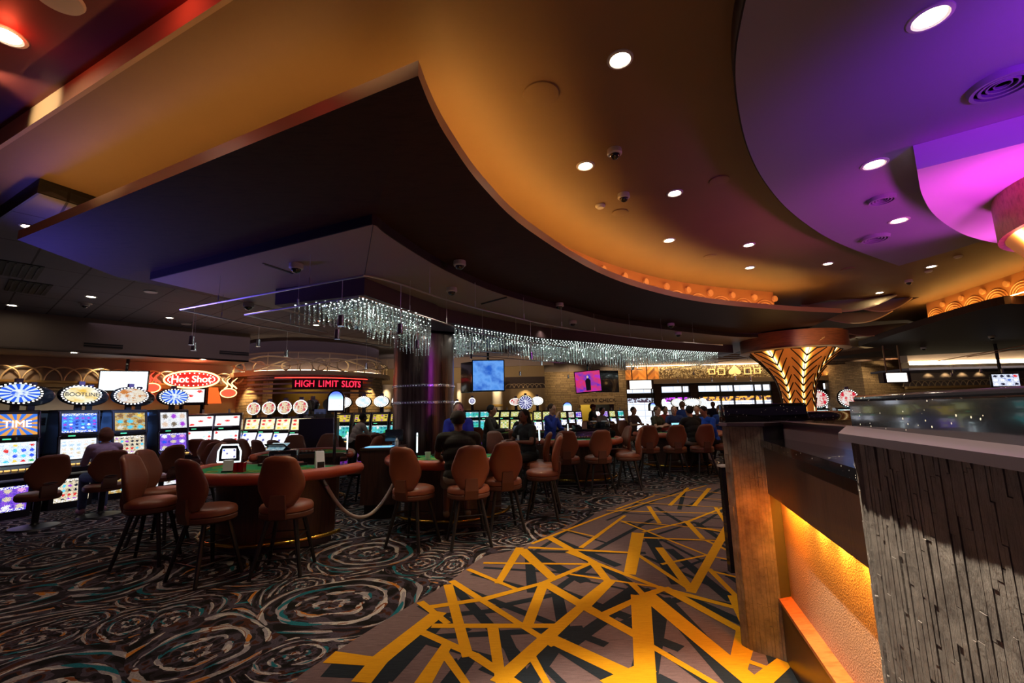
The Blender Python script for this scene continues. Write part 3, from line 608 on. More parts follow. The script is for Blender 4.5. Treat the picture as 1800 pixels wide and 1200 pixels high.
# stone wall with doorway
Y3 = 23.0
def X3(x): return PY(x, 700, Y3).x
def Z3(y): return PY(1040, y, Y3).z
b = MB(); uvwall(b, (X3(955), Y3), (X3(1020), Y3), 0, Z3(652)); uvwall(b, (X3(1020), Y3), (X3(1078), Y3), Z3(711), Z3(652), 2); uvwall(b, (X3(1078), Y3), (X3(1102), Y3), 0, Z3(652), 4)
uvwall(b, (X3(1102), Y3), (X3(1102), 29), 0, Z3(652), 6)
st = b.build('wall_stone', m_stone, smooth=0); struct(st, 'ledge stone wall with a small doorway')
b = MB(); b.wall([(X3(952), Y3-.02), (X3(1104), Y3-.02)], Z3(652), 4.5, .1); struct(b.build('wall_stone_top', m_taupe, smooth=0))
b = MB(); b.box(((X3(1017)+X3(1079))/2, Y3-.05, (Z3(711)+Z3(697))/2), (X3(1079)-X3(1017), .1, Z3(697)-Z3(711))); cc = tag(b.build('doorway_sign', plain('pale_stone', hx('b89a70'), .6), smooth=0), 'pale stone lintel sign over the small doorway', 'sign')
text_mesh('COAT CHECK', .26, 'lettering', m_dark, cc, .01, frame(((X3(1017)+X3(1079))/2+.15, Y3-.11, (Z3(711)+Z3(697))/2), 0))
b = MB(); uvwall(b, (X3(1015), Y3+2), (X3(1055), Y3+2), 0, 3); b.m = 1; uvwall(b, (X3(1055), Y3+2), (X3(1085), Y3+2), 0, 3); struct(b.build('wall_cloakroom', [plain('mustard_wall', hx('c8a838'), .6), plain('navy_wall', hx('20242c'), .6)], smooth=0))
light('cloakroom_light', 'POINT', (X3(1035), Y3+1.0, 2.3), (1, .85, .5), 60, .1)
# ---- far wall with storefront
Y4 = 27.0
def W4(x, y, dy=0): return PY(x, y, Y4+dy)
XL, XR = W4(1096, 700).x, W4(1530, 700).x
def Z4(x, y): return W4(x, y).z
z_cb, z_ct, z_top = 2.95, 3.22, 4.02
def chevron():
    m, nt, b = new_mat('chevron_wood'); u = uvc(nt); s = nd(nt, 'SeparateXYZ'); nt.links.new(u, s.inputs[0])
    tri = mth(nt, 'PINGPONG', s.outputs[0], .5); v = mth(nt, 'ADD', mth(nt, 'MULTIPLY', tri, 1.0), s.outputs[1]); pl = mth(nt, 'MULTIPLY', v, 5.5)
    wn_ = nd(nt, 'TexWhiteNoise', noise_dimensions='2D'); cb = nd(nt, 'CombineXYZ'); nt.links.new(mth(nt, 'FLOOR', pl), cb.inputs[0]); nt.links.new(mth(nt, 'FLOOR', mth(nt, 'MULTIPLY', s.outputs[0], 2)), cb.inputs[1]); nt.links.new(cb.outputs[0], wn_.inputs[0])
    nt.links.new(ramp(nt, wn_.outputs[0], [(0, hx('6a4428')), (.5, hx('a06a3a')), (1, hx('d09450'))]), b.inputs[0]); b.inputs['Roughness'].default_value = .4; return m
m_chev = chevron()
def mosaic():
    m, nt, b = new_mat('mosaic_tile'); v = nd(nt, 'TexVoronoi'); v.inputs['Scale'].default_value = 16; nt.links.new(objc(nt), v.inputs['Vector'])
    s = nd(nt, 'SeparateColor'); nt.links.new(v.outputs['Color'], s.inputs[0]); nt.links.new(ramp(nt, s.outputs[0], [(.2, hx('5c4a38')), (.6, hx('94805e')), (.95, hx('e0d0a8'))]), b.inputs[0]); b.inputs['Roughness'].default_value = .3; b.inputs['Metallic'].default_value = .4; bump(nt, b, v.outputs['Distance'], .5); return m
def seg4(name, x0, x1, z0, z1, m, dy=0, th=.06):
    b = MB(); p, q = W4(x0, 700).x, W4(x1, 700).x; uvwall(b, (p, Y4+dy), (q, Y4+dy), z0, z1); b.box(((p+q)/2, Y4+dy+th/2+.005, (z0+z1)/2), (q-p, th, z1-z0)); return b.build(name, m, smooth=0)
struct(seg4('wall_back_chevron', 1096, 1161, z_ct, z_top, m_chev), 'chevron wood panel left of the spade emblem')
struct(seg4('wall_back_chevron', 1434, 1513, z_ct, z_top, m_chev), 'chevron wood panel right of the leaf column')
struct(seg4('wall_back_mosaic', 1161, 1434, z_ct, z_top, mosaic()), 'glittering mosaic band with spade emblem')
struct(seg4('trim_cornice', 1096, 1527, z_cb, z_ct, m_fas, -.4, .4)); struct(seg4('trim_top', 1096, 1527, z_top, z_top+.6, m_taupe, -.1))
b = MB(); p, q = W4(1096, 700).x, W4(1513, 700).x; b.box(((p+q)/2, Y4-.18, z_top+.02), (q-p, .06, .03)); tag(b.build('light_strip', m_white_led, smooth=0), 'long warm light strip above the mosaic band', 'light strip')
light('mosaic_wash', 'AREA', ((p+q)/2, Y4-.5, z_top), (1, .7, .35), 60, sx=q-p, sy=.1, to=((p+q)/2, Y4, z_ct))
light('chevron_uplight', 'AREA', (W4(1474, 700).x, Y4-.3, z_ct+.05), (1, .5, .12), 14, sx=2.4, sy=.1, to=(W4(1474, 700).x, Y4+.1, z_top))
light('chevron_uplight', 'AREA', (W4(1128, 700).x, Y4-.3, z_ct+.05), (1, .5, .12), 8, sx=2, sy=.1, to=(W4(1128, 700).x, Y4+.1, z_top))
# emblem
eq = W4(1291, 656); em = thing('wall_emblem', 'gold spade emblem between linked open squares on the mosaic band', 'emblem', (eq.x, Y4-.03, (z_ct+z_top)/2))
b = MB(); b.at((0, 0, 0), 0, PI/2); sp = []
for k in range(41):
    t = k/40*2-1; sp.append((t*.3, .05+.0*t))
pts = [(0, .56), (.06, .46), (.16, .34), (.28, .22), (.40, .10), (.47, -.04), (.46, -.16), (.38, -.25), (.26, -.27), (.14, -.22), (.05, -.14), (.07, -.28), (.14, -.38)]; pts = [(x*.78, y*.72) for x, y in pts]; pts = pts+[(-x, y) for x, y in pts[::-1] if x > 0]
b.prism(pts, 0, .04); b.build('spade', emit('emblem_gold', (.9, .6, .22), .9), em, smooth=0)
mg_ = bpy.data.materials['emblem_gold']
for sx in (-1, 1):
    for (cx, w_, h_) in ((.80, .38, .36), (1.38, .34, .28)):
        b = MB()
        for (ox, oz, ww, hh) in ((0, h_/2, w_, .05), (0, -h_/2, w_, .05), (w_/2, 0, .05, h_), (-w_/2, 0, .05, h_)): b.box((sx*cx+ox, 0, oz), (ww+(.05 if hh == .05 else 0), .04, hh))
        b.box((sx*(cx+w_/2+.05), 0, 0), (.12, .04, .05)); b.build('square_link', mg_, em, smooth=0)
# storefront windows
m_shop = emit('shop_glow', (.85, .9, 1), 2.2); m_frame = plain('bronze_frame', hx('1c120e'), .4); m_brick = stone_mat('brown_brick', hx('5a3a28'), hx('3a2418'), hx('1a100c'), .25, .08)
zd0, zd1, zt0, zt1 = 0, 2.12, 2.42, 2.78
def win(n_, x0, x1, mull, extra=None):
    p, q = W4(x0, 700).x, W4(x1, 700).x; t = thing('window_%d' % n_, 'x', 'window', (p, Y4, 0)); del t['label']; del t['category']; t['kind'] = 'structure'
    b = MB(); w_ = q-p
    for (a_, c_, z0, z1) in ((0, w_, zd1, zt0), (0, w_, zt1, z_cb), (-.08, .05, 0, z_cb), (w_-.05, w_+.08, 0, z_cb)): b.box(((a_+c_)/2, 0, (z0+z1)/2), (c_-a_, .14, z1-z0))
    for mx in mull: b.box((w_*mx, 0, (zt0+zt1)/2), (.06, .12, zt1-zt0)); b.box((w_*mx, 0, zd1/2), (.06, .12, zd1))
    b.build('window_frame', m_frame, t, smooth=0)
    b = MB(); b.quad((0, .06, 0), (w_, .06, 0), (w_, .06, zd1), (0, .06, zd1)); b.quad((0, .06, zt0), (w_, .06, zt0), (w_, .06, zt1), (0, .06, zt1)); b.build('pane', shop_mat(n_), t, smooth=0)
    return t
def shop_mat(n_):
    m, nt, b = new_mat('shop_window_%d' % n_); v = objc(nt, (1, 1, 1)); s = nd(nt, 'SeparateXYZ'); nt.links.new(v, s.inputs[0])
    vo = nd(nt, 'TexBrick', offset=0); vo.inputs['Scale'].default_value = 1; vo.inputs['Brick Width'].default_value = .7; vo.inputs['Row Height'].default_value = .35; vo.inputs['Mortar Size'].default_value = .03
    cb = nd(nt, 'CombineXYZ'); nt.links.new(mth(nt, 'ADD', s.outputs[0], n_*.3), cb.inputs[0]); nt.links.new(s.outputs[2], cb.inputs[1]); nt.links.new(cb.outputs[0], vo.inputs[0])
    vo.inputs['Color1'].default_value = (1, 1, 1, 1); vo.inputs['Color2'].default_value = (.8, .86, 1, 1); vo.inputs['Mortar'].default_value = (.45, .5, .6, 1)
    top = mth(nt, 'MULTIPLY', mth(nt, 'GREATER_THAN', s.outputs[2], 1.86), mth(nt, 'LESS_THAN', s.outputs[2], 2.2))
    cpur = [(.5, .5, .55), (.45, .5, .6), (.6, .05, 1), (.9, .4, .06), (.1, .2, .1), (.2, .2, .2), (.3, .2, .15)][n_ % 7]
    pan = nd(nt, 'TexNoise'); pan.inputs['Scale'].default_value = 5; nt.links.new(cb.outputs[0], pan.inputs[0])
    nt.links.new(mixc(nt, top, vo.outputs[0], mixc(nt, mth(nt, 'GREATER_THAN', pan.outputs[0], .5), cpur, (.05, .03, .05))), b.inputs['Emission Color'])
    b.inputs['Emission Strength'].default_value = 1.5; b.inputs[0].default_value = (.02, .02, .02, 1); return m
for n_, x0, x1, mull in [(1, 1101, 1150, [.92]), (2, 1162, 1213, [.75]), (3, 1227, 1357, [.31, .49, .77, .88]), (4, 1408, 1430, []), (5, 1447, 1506, [.15])]: win(n_, x0, x1, mull)
for i, (x0, x1) in enumerate([(1150, 1162), (1213, 1227), (1357, 1408), (1430, 1447), (1506, 1530)]): struct(seg4('wall_brick_pier', x0, x1, 0, z_cb, m_brick, -.1))
# ---- right stone return and far right wall
Y5 = 24.0; p, q = PY(1522, 700, Y5), PY(1608, 700, Y5)
b = MB(); uvwall(b, (p.x, Y5), (q.x, Y5), 0, PY(1565, 622, Y5).z); uvwall(b, (p.x, Y5), (p.x, Y4), 0, 4.4); uvwall(b, (q.x, Y5), (q.x, Y5+3), 0, 4.4); struct(b.build('wall_stone_right', m_stone, smooth=0), 'ledge stone wall at the right')
b = MB(); a_ = PY(1600, 640, 20); c_ = PY(1830, 632, 20)
b.box(((a_.x+c_.x)/2+1, 20, PY(1700, 636, 20).z), (c_.x-a_.x+2, .1, .16)); tag(b.build('cove_light_strip', m_white_led, smooth=0), 'long bright warm light cove at far right above the arches', 'light strip')
b = MB(); b.box(((a_.x+c_.x)/2+1, 20.3, PY(1700, 636, 20).z+.5), (c_.x-a_.x+2, .4, .9)); b.m = 1; b.box(((a_.x+c_.x)/2+1, 21.2, PY(1700, 650, 20).z+.1), (c_.x-a_.x+2, 2.2, .1)); struct(b.build('wall_right_bulkhead', [m_taupe, plain('navy_ceiling', hx('40405a'), .6)], smooth=0))
Y6 = 22.5; b = MB(); zz = PY(1700, 679, Y6).z; p, q = PY(1590, 680, Y6).x, PY(1860, 680, Y6).x; uvwall(b, (p, Y6), (q, Y6), 0, zz); b.m = 1; uvwall(b, (p, Y6), (q, Y6), zz, 5); struct(b.build('wall_right', [m_cream, m_taupe], smooth=0))
struct(arches('trim_arch_lattice', (p, Y6-.1), (q, Y6-.1), zz+.06, zz+.34, 24)); b = MB(); b.box(((p+q)/2, Y6-.08, zz), (q-p, .16, .12)); struct(b.build('trim_5', m_gold, smooth=0))
for x in (1635, 1665, 1695, 1725): s_ = PY(x, 680, Y6).x; light('wall_washer', 'SPOT', (s_, Y6-.3, 3.2), (1, .72, .35), 80, .03, (s_, Y6, 2), 80, .8)
light('wall_right_fill', 'AREA', (20, 19.5, 2.9), (1, .8, .55), 15, sx=6, sy=.2, to=(20, 20.5, 4))
light('far_hall_fill', 'AREA', (12, 20, 4.2), (1, .75, .5), 110, sx=10, sy=8, to=(12, 20, 0))
light('slot_hall_fill', 'AREA', (-7, 13, 3.8), (.8, .6, .8), 30, sx=6, sy=6, to=(-7, 13, 0))

for x, yy, tx in [(975, 21.6, 975), (1010, 21.6, 1010), (1088, 21.6, 1088)]:
    a_ = PY(x, 660, yy); light('stone_fill', 'SPOT', (a_.x, yy, 3.9), (1, .74, .42), 90, .04, (a_.x, 23.2, 2.6), 80, .8)  # unseen fill added to brighten the dim stone wall
for x in (1540, 1580): a_ = PY(x, 660, 22.8); light('stone_fill', 'SPOT', (a_.x, 22.8, 4.2), (1, .74, .42), 90, .04, (a_.x, 24, 2.6), 80, .8)  # same added fill for the right stone wall
for x in (700, 760, 840, 930): a_ = PY(x, 640, 17.5); light('bulkhead_fill', 'SPOT', (a_.x, 17.0, 2.6), (1, .72, .5), 80, .1, (a_.x, 19, 3.6), 100, 1)  # unseen upward fill added to brighten the bulkhead
# ================================================================ FURNITURE
m_leath = plain('tan_leather', hx('7a4028'), .42, var=.10, vs=5, bmp=.05, spec=.6)
m_leathd = plain('seat_band_leather', hx('5c3424'), .5)
m_leg = plain('black_leg', (.015, .013, .013), .38, .2)
m_brass = plain('brass', hx('d0a040'), .22, 1)
m_felt = plain('green_felt', hx('0a8a4c'), .95, var=.05, vs=60)
m_rail = plain('red_leather_rail', hx('b04c30'), .4, coat=.2)
m_walnut = wood('dark_walnut', hx('2a1712'), hx('4a2c20'), (10, 10, .7), 3, .4, .3)
m_silver = plain('brushed_plinth', hx('6e6068'), .35, .9)
m_blk = plain('gloss_black', (.012, .012, .015), .25, coat=.5)
m_wht = plain('soft_white', (.75, .75, .75), .5)
m_rope = plain('ivory_rope', hx('d8c0b0'), .6)
def backrest(b, w, h, z0, y0, prof, th=.075, lean=.16, curve=.05):
    rings = []; N = len(prof)
    for i, (t, wf) in enumerate(prof):
        ring = []; hw = w/2*wf; zz = z0+h*t; yy = y0-lean*t*h+.03*math.sin(PI*t); tt = th/2*(.35 if i in (0, N-1) else .75 if i in (1, N-2) else 1)
        for k in range(16):
            a = 2*PI*k/16; cx, sy = math.cos(a), math.sin(a); cx = math.copysign(abs(cx)**.6, cx); sy = math.copysign(abs(sy)**.8, sy)
            ring.append((hw*cx, yy+tt*sy+curve*(cx*cx)*wf, zz))
        rings.append(ring)
    b.loft(rings)
BP0 = [(0, .36), (.015, .44), (.07, .56), (.2, .76), (.33, .93), (.42, .99), (.5, .98), (.65, .88), (.8, .76), (.92, .66), (.97, .58), (.995, .44), (1, .3)]
def smooth_prof():
    P_ = [(0, .50), (.06, .60), (.2, .80), (.36, .97), (.45, 1.0), (.56, .97), (.72, .85), (.86, .74), (.94, .67), (1, .58)]; out = []
    for i in range(25):
        t = i/24; tt = .5-.5*math.cos(PI*t) if 0 else t
        for k in range(1, len(P_)):
            if t <= P_[k][0]: a, c = P_[k-1], P_[k]; u = (t-a[0])/(c[0]-a[0]); u = u*u*(3-2*u)*.5+u*.5; w_ = a[1]+(c[1]-a[1])*u; break
        e = max(0, (t-.9)/.1); w_ *= (1-.42*e**2.6); e = max(0, (.06-t)/.06); w_ *= (1-.3*e*e); out.append((t, w_))
    return out
BP = smooth_prof()
def make_stool(lab):
    t = thing('bar_stool', lab, 'stool')
    b = MB(); b.lathe([(.001, .70), (.12, .703), (.2, .696), (.245, .68), (.262, .655), (.262, .62), (.25, .61)], 28, sx=1, sy=.95); s = b.build('seat', m_leath, t, 40)
    b = MB(); b.lathe([(.25, .612), (.262, .6), (.262, .565), (.235, .545), (.001, .545)], 28, sx=1, sy=.95); b.build('seat_band', m_leathd, t, 40)
    b = MB(); backrest(b, .47, .53, .66, -.22, BP, .09); b.build('backrest', m_leath, t, 60)
    b = MB(); b.loft([[(x, y, z) for x in (-.07, .07) for y in (a_, a_+.035)][::1] for a_, z in ()] or [[(-.08, -.25, .56), (.08, -.25, .56), (.08, -.21, .56), (-.08, -.21, .56)], [(-.08, -.28, .66), (.08, -.28, .66), (.08, -.2, .66), (-.08, -.2, .66)], [(-.07, -.28, .80), (.07, -.28, .80), (.07, -.22, .80), (-.07, -.22, .80)]]); b.build('back_bracket', m_leathd, t, 0)
    for sx in (-1, 1):
        for sy in (-1, 1):
            b = MB(); b.tube([(sx*.13, sy*.12, .56), (sx*.24, sy*.23, .0)], [.025, .019], 8); b.build('leg', m_leg, t)
    b = MB(); q = [(sx*.205, sy*.196, .17) for sx, sy in ((1, 1), (-1, 1), (-1, -1), (1, -1), (1, 1))]; b.tube(q, .009, 6); q = [(sx*.17, sy*.16, .36) for sx, sy in ((1, 1), (-1, 1), (-1, -1), (1, -1), (1, 1))]; b.tube(q, .006, 6); b.build('footrest', m_leg, t)
    return t
stool0 = make_stool('x'); first = [True]
def put(proto, flag, lab, x, y, rz, group, z=0):
    if flag[0]: flag[0] = False; o = proto; o['label'] = lab; o.location = (x, y, z); o.rotation_euler = (0, 0, rz)
    else: o = copy_tree(proto, lab, (x, y, z), rz)
    o['group'] = group; return o
def toward(x, y, tx, ty): return math.atan2(-(tx-x), ty-y)  # rotation so +y faces target
ST = 'tan leather stools at the gaming tables'
def stool(x, y, d, lab):
    put(stool0, first, lab, x, y, math.atan2(-d[0], d[1]), ST)
# ---- blackjack table (players on -y side, chord on +y side)
def bj_table(lab, x, y, n, hw=1.1, dp=1.15, ped=True, h=.93):
    rz = math.atan2(n[0], -n[1]); t = thing('blackjack_table', lab, 'gaming table', (x, y, 0), rz, 'green felt card tables')
    def arc(w, d, k=28, y0=0): return [(w*math.cos(a), y0-d*math.sin(a)) for a in [PI*i/k for i in range(k+1)]]
    b = MB(); p = arc(hw-.12, dp-.12); b.prism(p, h-.05, h-.002); b.build('felt_top', m_felt, t, 20)
    b = MB(); pts = [(hw*math.cos(a)*(1-.055), -(dp-.06)*math.sin(a)+(.0), h-.035) for a in [PI*i/36 for i in range(37)]]
    pts = [(pts[0][0], .12, h-.035)]+pts+[(pts[-1][0], .12, h-.035)]; b.tube(pts, .068, 12); b.ball(pts[0], .068, 6); b.ball(pts[-1], .068, 6); b.build('padded_rail', m_rail, t, 60)
    b = MB(); b.box((0, .04, h-.04), (2*hw-.2, .1, .07)); b.build('dealer_edge', m_walnut, t, 0)
    b = MB(); mk = []
    for r in (.55, .68): 
        for i in range(24):
            a0, a1 = PI*(.12+.76*i/24), PI*(.12+.76*(i+1)/24); b.tube([((hw-.12)*r*math.cos(a), -.02-(dp-.15)*r*math.sin(a), h) for a in (a0, a1)], .006, 4)
    for i in range(5):
        a = PI*(.15+.7*i/4); cx, cy = (hw-.12)*.84*math.cos(a), -(dp-.12)*.84*math.sin(a); b.tube([(cx+.06*math.cos(q*PI/6), cy+.06*math.sin(q*PI/6), h) for q in range(13)], .004, 4)
    b.build('felt_markings', plain('felt_yellow', hx('a8b040'), .9), t)
    if ped:
        b = MB(); b.prism(arc(hw*.72, dp*.68), .09, h-.06); b.build('pedestal', m_walnut, t, 25)
        b = MB(); b.prism(arc(hw*.68, dp*.64), 0, .09); b.build('plinth', m_silver, t, 25)
        b = MB(); b.tube([(hw*.84*math.cos(a), -dp*.80*math.sin(a)-.02, .15) for a in [PI*(.02+.96*i/30) for i in range(31)]], .024, 8)
        for i in range(5): a = PI*(.1+.8*i/4); b.tube([(hw*.84*math.cos(a), -dp*.8*math.sin(a)-.02, .15), (hw*.7*math.cos(a), -dp*.64*math.sin(a), .15)], .012, 6)
        b.build('foot_rail', m_brass, t, 60)
    b = MB(); b.box((0, -.07, h+.012), (.62, .2, .035)); b.m = 1
    for i in range(9): b.tube([(-.26+.065*i, -.13, h+.035), (-.26+.065*i, .0, h+.035)], .018, 8)
    b.build('chip_tray', [m_blk, plain('chips', hx('8a4a40'), .5, var=.6, vs=14)], t)
    return t
TA = (-3.1, 6.2); nA = (-.26, -.97)
bj_table('green felt card table nearest the camera with tan stools around it', TA[0], TA[1], nA)
bj_table('green felt card table behind the nearest one, left of the tall arched sign', -3.65, 7.9, (-.2, .98), .82, .95)
bj_table('card table beside the steel column where the man in black sits', -.95, 7.1, (.02, -1), 1.02, 1.12)
bj_table('card table with green felt between the empty stools right of the blue shirt dealer', 1.4, 10.2, (.05, -1), 1.0, 1.1)
bj_table('busy card table at the far right with three empty stools in front', 4.3, 12.0, (.1, -1), 1.15, 1.1)
bj_table('card table on the far side beyond the dark shirt players', .2, 13.4, (0, 1), 1.0, 1.0)
stool(-2.42, 4.9, (-.12, 1), 'tan stool at the right front of the nearest table'); stool(-3.16, 4.78, (.45, 1), 'tan stool turned sideways at the front of the nearest table')
stool(-4.15, 5.28, (1, .25), 'tan stool facing right at the left front of the nearest table'); stool(-4.6, 6.0, (1, .1), 'tan stool second back along the left side of the nearest table')
stool(-4.75, 6.9, (-.55, -.83), 'lit tan stool turned to face the camera behind the nearest table'); 
stool(-2.72, 8.2, (-1, .1), 'tan stool facing left beside the podium, seat toward camera side')
stool(-4.45, 9.1, (.3, -1), 'tan stool on the far side of second table, left one'); stool(-3.9, 9.35, (.1, -1), 'tan stool on the far side of second table, right one'); stool(-5.0, 8.3, (1, -.2), 'tan stool at the left end of the second table')
stool(-1.26, 5.72, (.42, 1), 'empty tan stool left of the seated man in black'); stool(-.58, 5.72, (-.25, 1), 'tan stool under the seated man in black')
stool(-.17, 6.25, (-.3, 1), 'tan stool right behind the seated man in black'); stool(.42, 7.0, (-1, .15), 'tan stool facing left with its seat in full view')
stool(.5, 7.75, (-1, .0), 'tan stool half hidden behind the left facing one')
stool(1.0, 8.85, (.05, 1), 'tan stool in front of the blue shirt dealer, left of pair'); stool(1.62, 8.85, (-.15, 1), 'tan stool in front of the cash felt, right of pair')
stool(2.3, 9.25, (-1, .3), 'tan stool facing left at the right end of the middle table'); stool(2.3, 10.1, (-.9, -.1), 'tan stool behind the one at the right end of middle table')
stool(3.1, 10.55, (.15, 1), 'leftmost tan stool in front of the far right table'); stool(3.7, 10.5, (.05, 1), 'middle tan stool in front of the far right table'); stool(4.3, 10.45, (-.1, 1), 'tan stool under the man in black at far right table')
stool(5.0, 10.85, (-.5, 1), 'tan stool at the right end beside the slate counter pillar'); stool(-.25, 8.9, (.6, -.8), 'tilted tan stool by the standing man in dark jacket'); stool(.2, 9.2, (.6, .5), 'tan stool under the patterned shirt player')
stool(.36, 8.2, (-.8, .1), 'tan stool under the long haired dark player')
for x, y, d, l in [(2.9, 13.4, (1, .2), 'distant stool left of the players'), (3.6, 14.4, (.3, -1), 'distant stool facing camera behind crossed arm player'), (2.5, 14.8, (.3, -1), 'distant stool facing camera left of bright doorway')]: stool(x, y, d, 'tan '+l)
# ---- slot chairs
def make_schair(lab):
    t = thing('slot_chair', lab, 'chair')
    b = MB(); b.lathe([(.001, .53), (.14, .532), (.23, .52), (.26, .49), (.262, .44), (.24, .41), (.001, .41)], 26, sx=1, sy=.95); b.build('seat', m_leath, t, 40)
    b = MB(); backrest(b, .56, .52, .56, -.22, BP, .07); b.build('backrest', m_leath, t, 60)
    b = MB(); pts = [(.085*math.cos(a), -.272-.0*abs(math.cos(a)), .66+.014*math.sin(a)) for a in [k*PI/8 for k in range(17)]]; b.tube(pts, .006, 6); b.m = 1; b.add([(.085*math.cos(k*PI/8), -.274, .66+.014*math.sin(k*PI/8)) for k in range(16)], [tuple(range(16))]); b.build('handle_slot', [m_leathd, m_black], t)
    b = MB(); b.box((0, -.24, .54), (.2, .06, .18), .02); b.build('back_bracket', m_leathd, t)
    b = MB(); b.lathe([(.045, .41), (.04, .08), (.06, .05)], 16); b.build('pedestal', m_leg, t)
    b = MB(); b.lathe([(.06, .05), (.28, .025), (.30, .0)], 28); b.build('base_disc', m_leg, t)
    return t
schair0 = make_schair('x'); firsts = [True]
def schair(x, y, d, lab): put(schair0, firsts, lab, x, y, math.atan2(-d[0], d[1]), 'tan pedestal chairs at the slot machines')
schair(-7.25, 7.0, (-1, .35), 'tan pedestal chair at far left in front of wheel slots'); schair(-6.95, 7.75, (-1, .6), 'tan pedestal chair under the woman in lilac')
schair(-6.75, 8.75, (-1, .2), 'tan pedestal chair in front of the third wheel slot'); schair(-6.5, 9.6, (-1, .3), 'tan pedestal chair in front of the fourth wheel slot')
for x, y, d, l in [(352, 11.0, (-.4, 1), 'in front of the left tall white screened slot'), (377, 10.6, (-.4, 1), 'in front of the right tall white screened slot'), (418, 10.2, (.5, 1), 'left of the four fruit topped slots'), (446, 10.7, (.6, 1), 'facing first of the four fruit topped slots'), (472, 10.1, (.6, 1), 'facing second of the four fruit topped slots'), (500, 9.9, (.5, 1), 'facing third of the four fruit topped slots'),
                   (594, 11.6, (0, 1), 'left of the leaning grey sweater man'), (648, 11.6, (.2, 1), 'right of the leaning grey sweater man'), (670, 11.8, (0, 1), 'beside the steel column base on its left'), (686, 12.2, (0, 1), 'tucked against the steel column'),
                   (806, 14.6, (0, 1), 'first right of the steel column before green slots'), (822, 14.4, (0, 1), 'second right of the steel column before green slots'), (838, 14.6, (0, 1), 'third right of the steel column before green slots'), (1003, 17, (0, 1), 'before the small yellow slot'), (1090, 16, (0, 1), 'before the far teal screened slot'), (1070, 18, (0, 1), 'before the far green screened slot')]:
    schair(PY(x, 760, y).x, y, d, 'distant tan pedestal chair '+l)
# ================================================================ SLOT MACHINES
def scr(name, bg, pal, cols, rows, st=1.6, mode=0, seed=0):
    m, nt, b = new_mat(name); u = nd(nt, 'SeparateXYZ'); nt.links.new(uvc(nt), u.inputs[0])
    x = mth(nt, 'MULTIPLY', u.outputs[0], cols); y = mth(nt, 'MULTIPLY', u.outputs[1], rows)
    cb = nd(nt, 'CombineXYZ'); nt.links.new(mth(nt, 'ADD', mth(nt, 'FLOOR', x), seed), cb.inputs[0]); nt.links.new(mth(nt, 'FLOOR', y), cb.inputs[1])
    wn_ = nd(nt, 'TexWhiteNoise', noise_dimensions='2D'); nt.links.new(cb.outputs[0], wn_.inputs[0])
    fx = mth(nt, 'SUBTRACT', mth(nt, 'FRACT', x), .5); fy = mth(nt, 'SUBTRACT', mth(nt, 'FRACT', y), .5)
    r = mth(nt, 'SQRT', mth(nt, 'ADD', mth(nt, 'POWER', mth(nt, 'ABSOLUTE', fx), 2), mth(nt, 'POWER', mth(nt, 'ABSOLUTE', fy), 2)))
    wob = mth(nt, 'MULTIPLY', noise(nt, uvc(nt), 26, 3), .85); disc = mth(nt, 'LESS_THAN', mth(nt, 'ADD', r, wob), .72)
    pc = ramp(nt, wn_.outputs[0], [(i/len(pal), c) for i, c in enumerate(pal)], True)
    n2 = noise(nt, uvc(nt), 2.2 if mode == 4 else 7, 3); bgc = ramp(nt, n2, [(.35, bg[0]), (.52, bg[1]), (.7, bg[2] if len(bg) > 2 else bg[0])])
    c = mixc(nt, disc, bgc, pc)
    if mode == 4: c = bgc
    if mode != 4: c = mixc(nt, .6, c, ramp(nt, noise(nt, uvc(nt), 44, 2), [(.38, (.2, .2, .28)), (.54, (1, 1, 1))]), 'MULTIPLY')
    if mode == 1: # header / footer bars
        bar = mth(nt, 'GREATER_THAN', mth(nt, 'ABSOLUTE', mth(nt, 'SUBTRACT', u.outputs[1], .5)), .40); c = mixc(nt, bar, c, ramp(nt, noise(nt, uvc(nt), 22, 1), [(.45, bg[0]), (.5, (.9, .9, .9))], True))
    if mode == 2: # radiating art
        at = mth(nt, 'ARCTAN2', mth(nt, 'SUBTRACT', u.outputs[1], .5), mth(nt, 'SUBTRACT', u.outputs[0], .5)); s_ = mth(nt, 'GREATER_THAN', mth(nt, 'SINE', mth(nt, 'MULTIPLY', at, 14)), 0)
        rr = nd(nt, 'VectorMath', operation='DISTANCE'); nt.links.new(uvc(nt), rr.inputs[0]); rr.inputs[1].default_value = (.5, .5, 0)
        c = mixc(nt, mth(nt, 'LESS_THAN', rr.outputs[1], .22), mixc(nt, s_, bg[0], bg[1]), bgc)
    nt.links.new(c, b.inputs['Emission Color']); b.inputs['Emission Strength'].default_value = st*.85; b.inputs[0].default_value = (.01, .01, .01, 1); b.inputs['Roughness'].default_value = .2; return m
WH = (1, 1, 1); YE = (1, .7, .1); RE = (.8, .04, .04); BL = (.03, .1, .9); CY = (.1, .7, .95); GR = (.05, .5, .15); BK = (.01, .01, .03); OR = (.9, .3, .04); PU = (.4, .05, .7); BE = (.75, .65, .45)
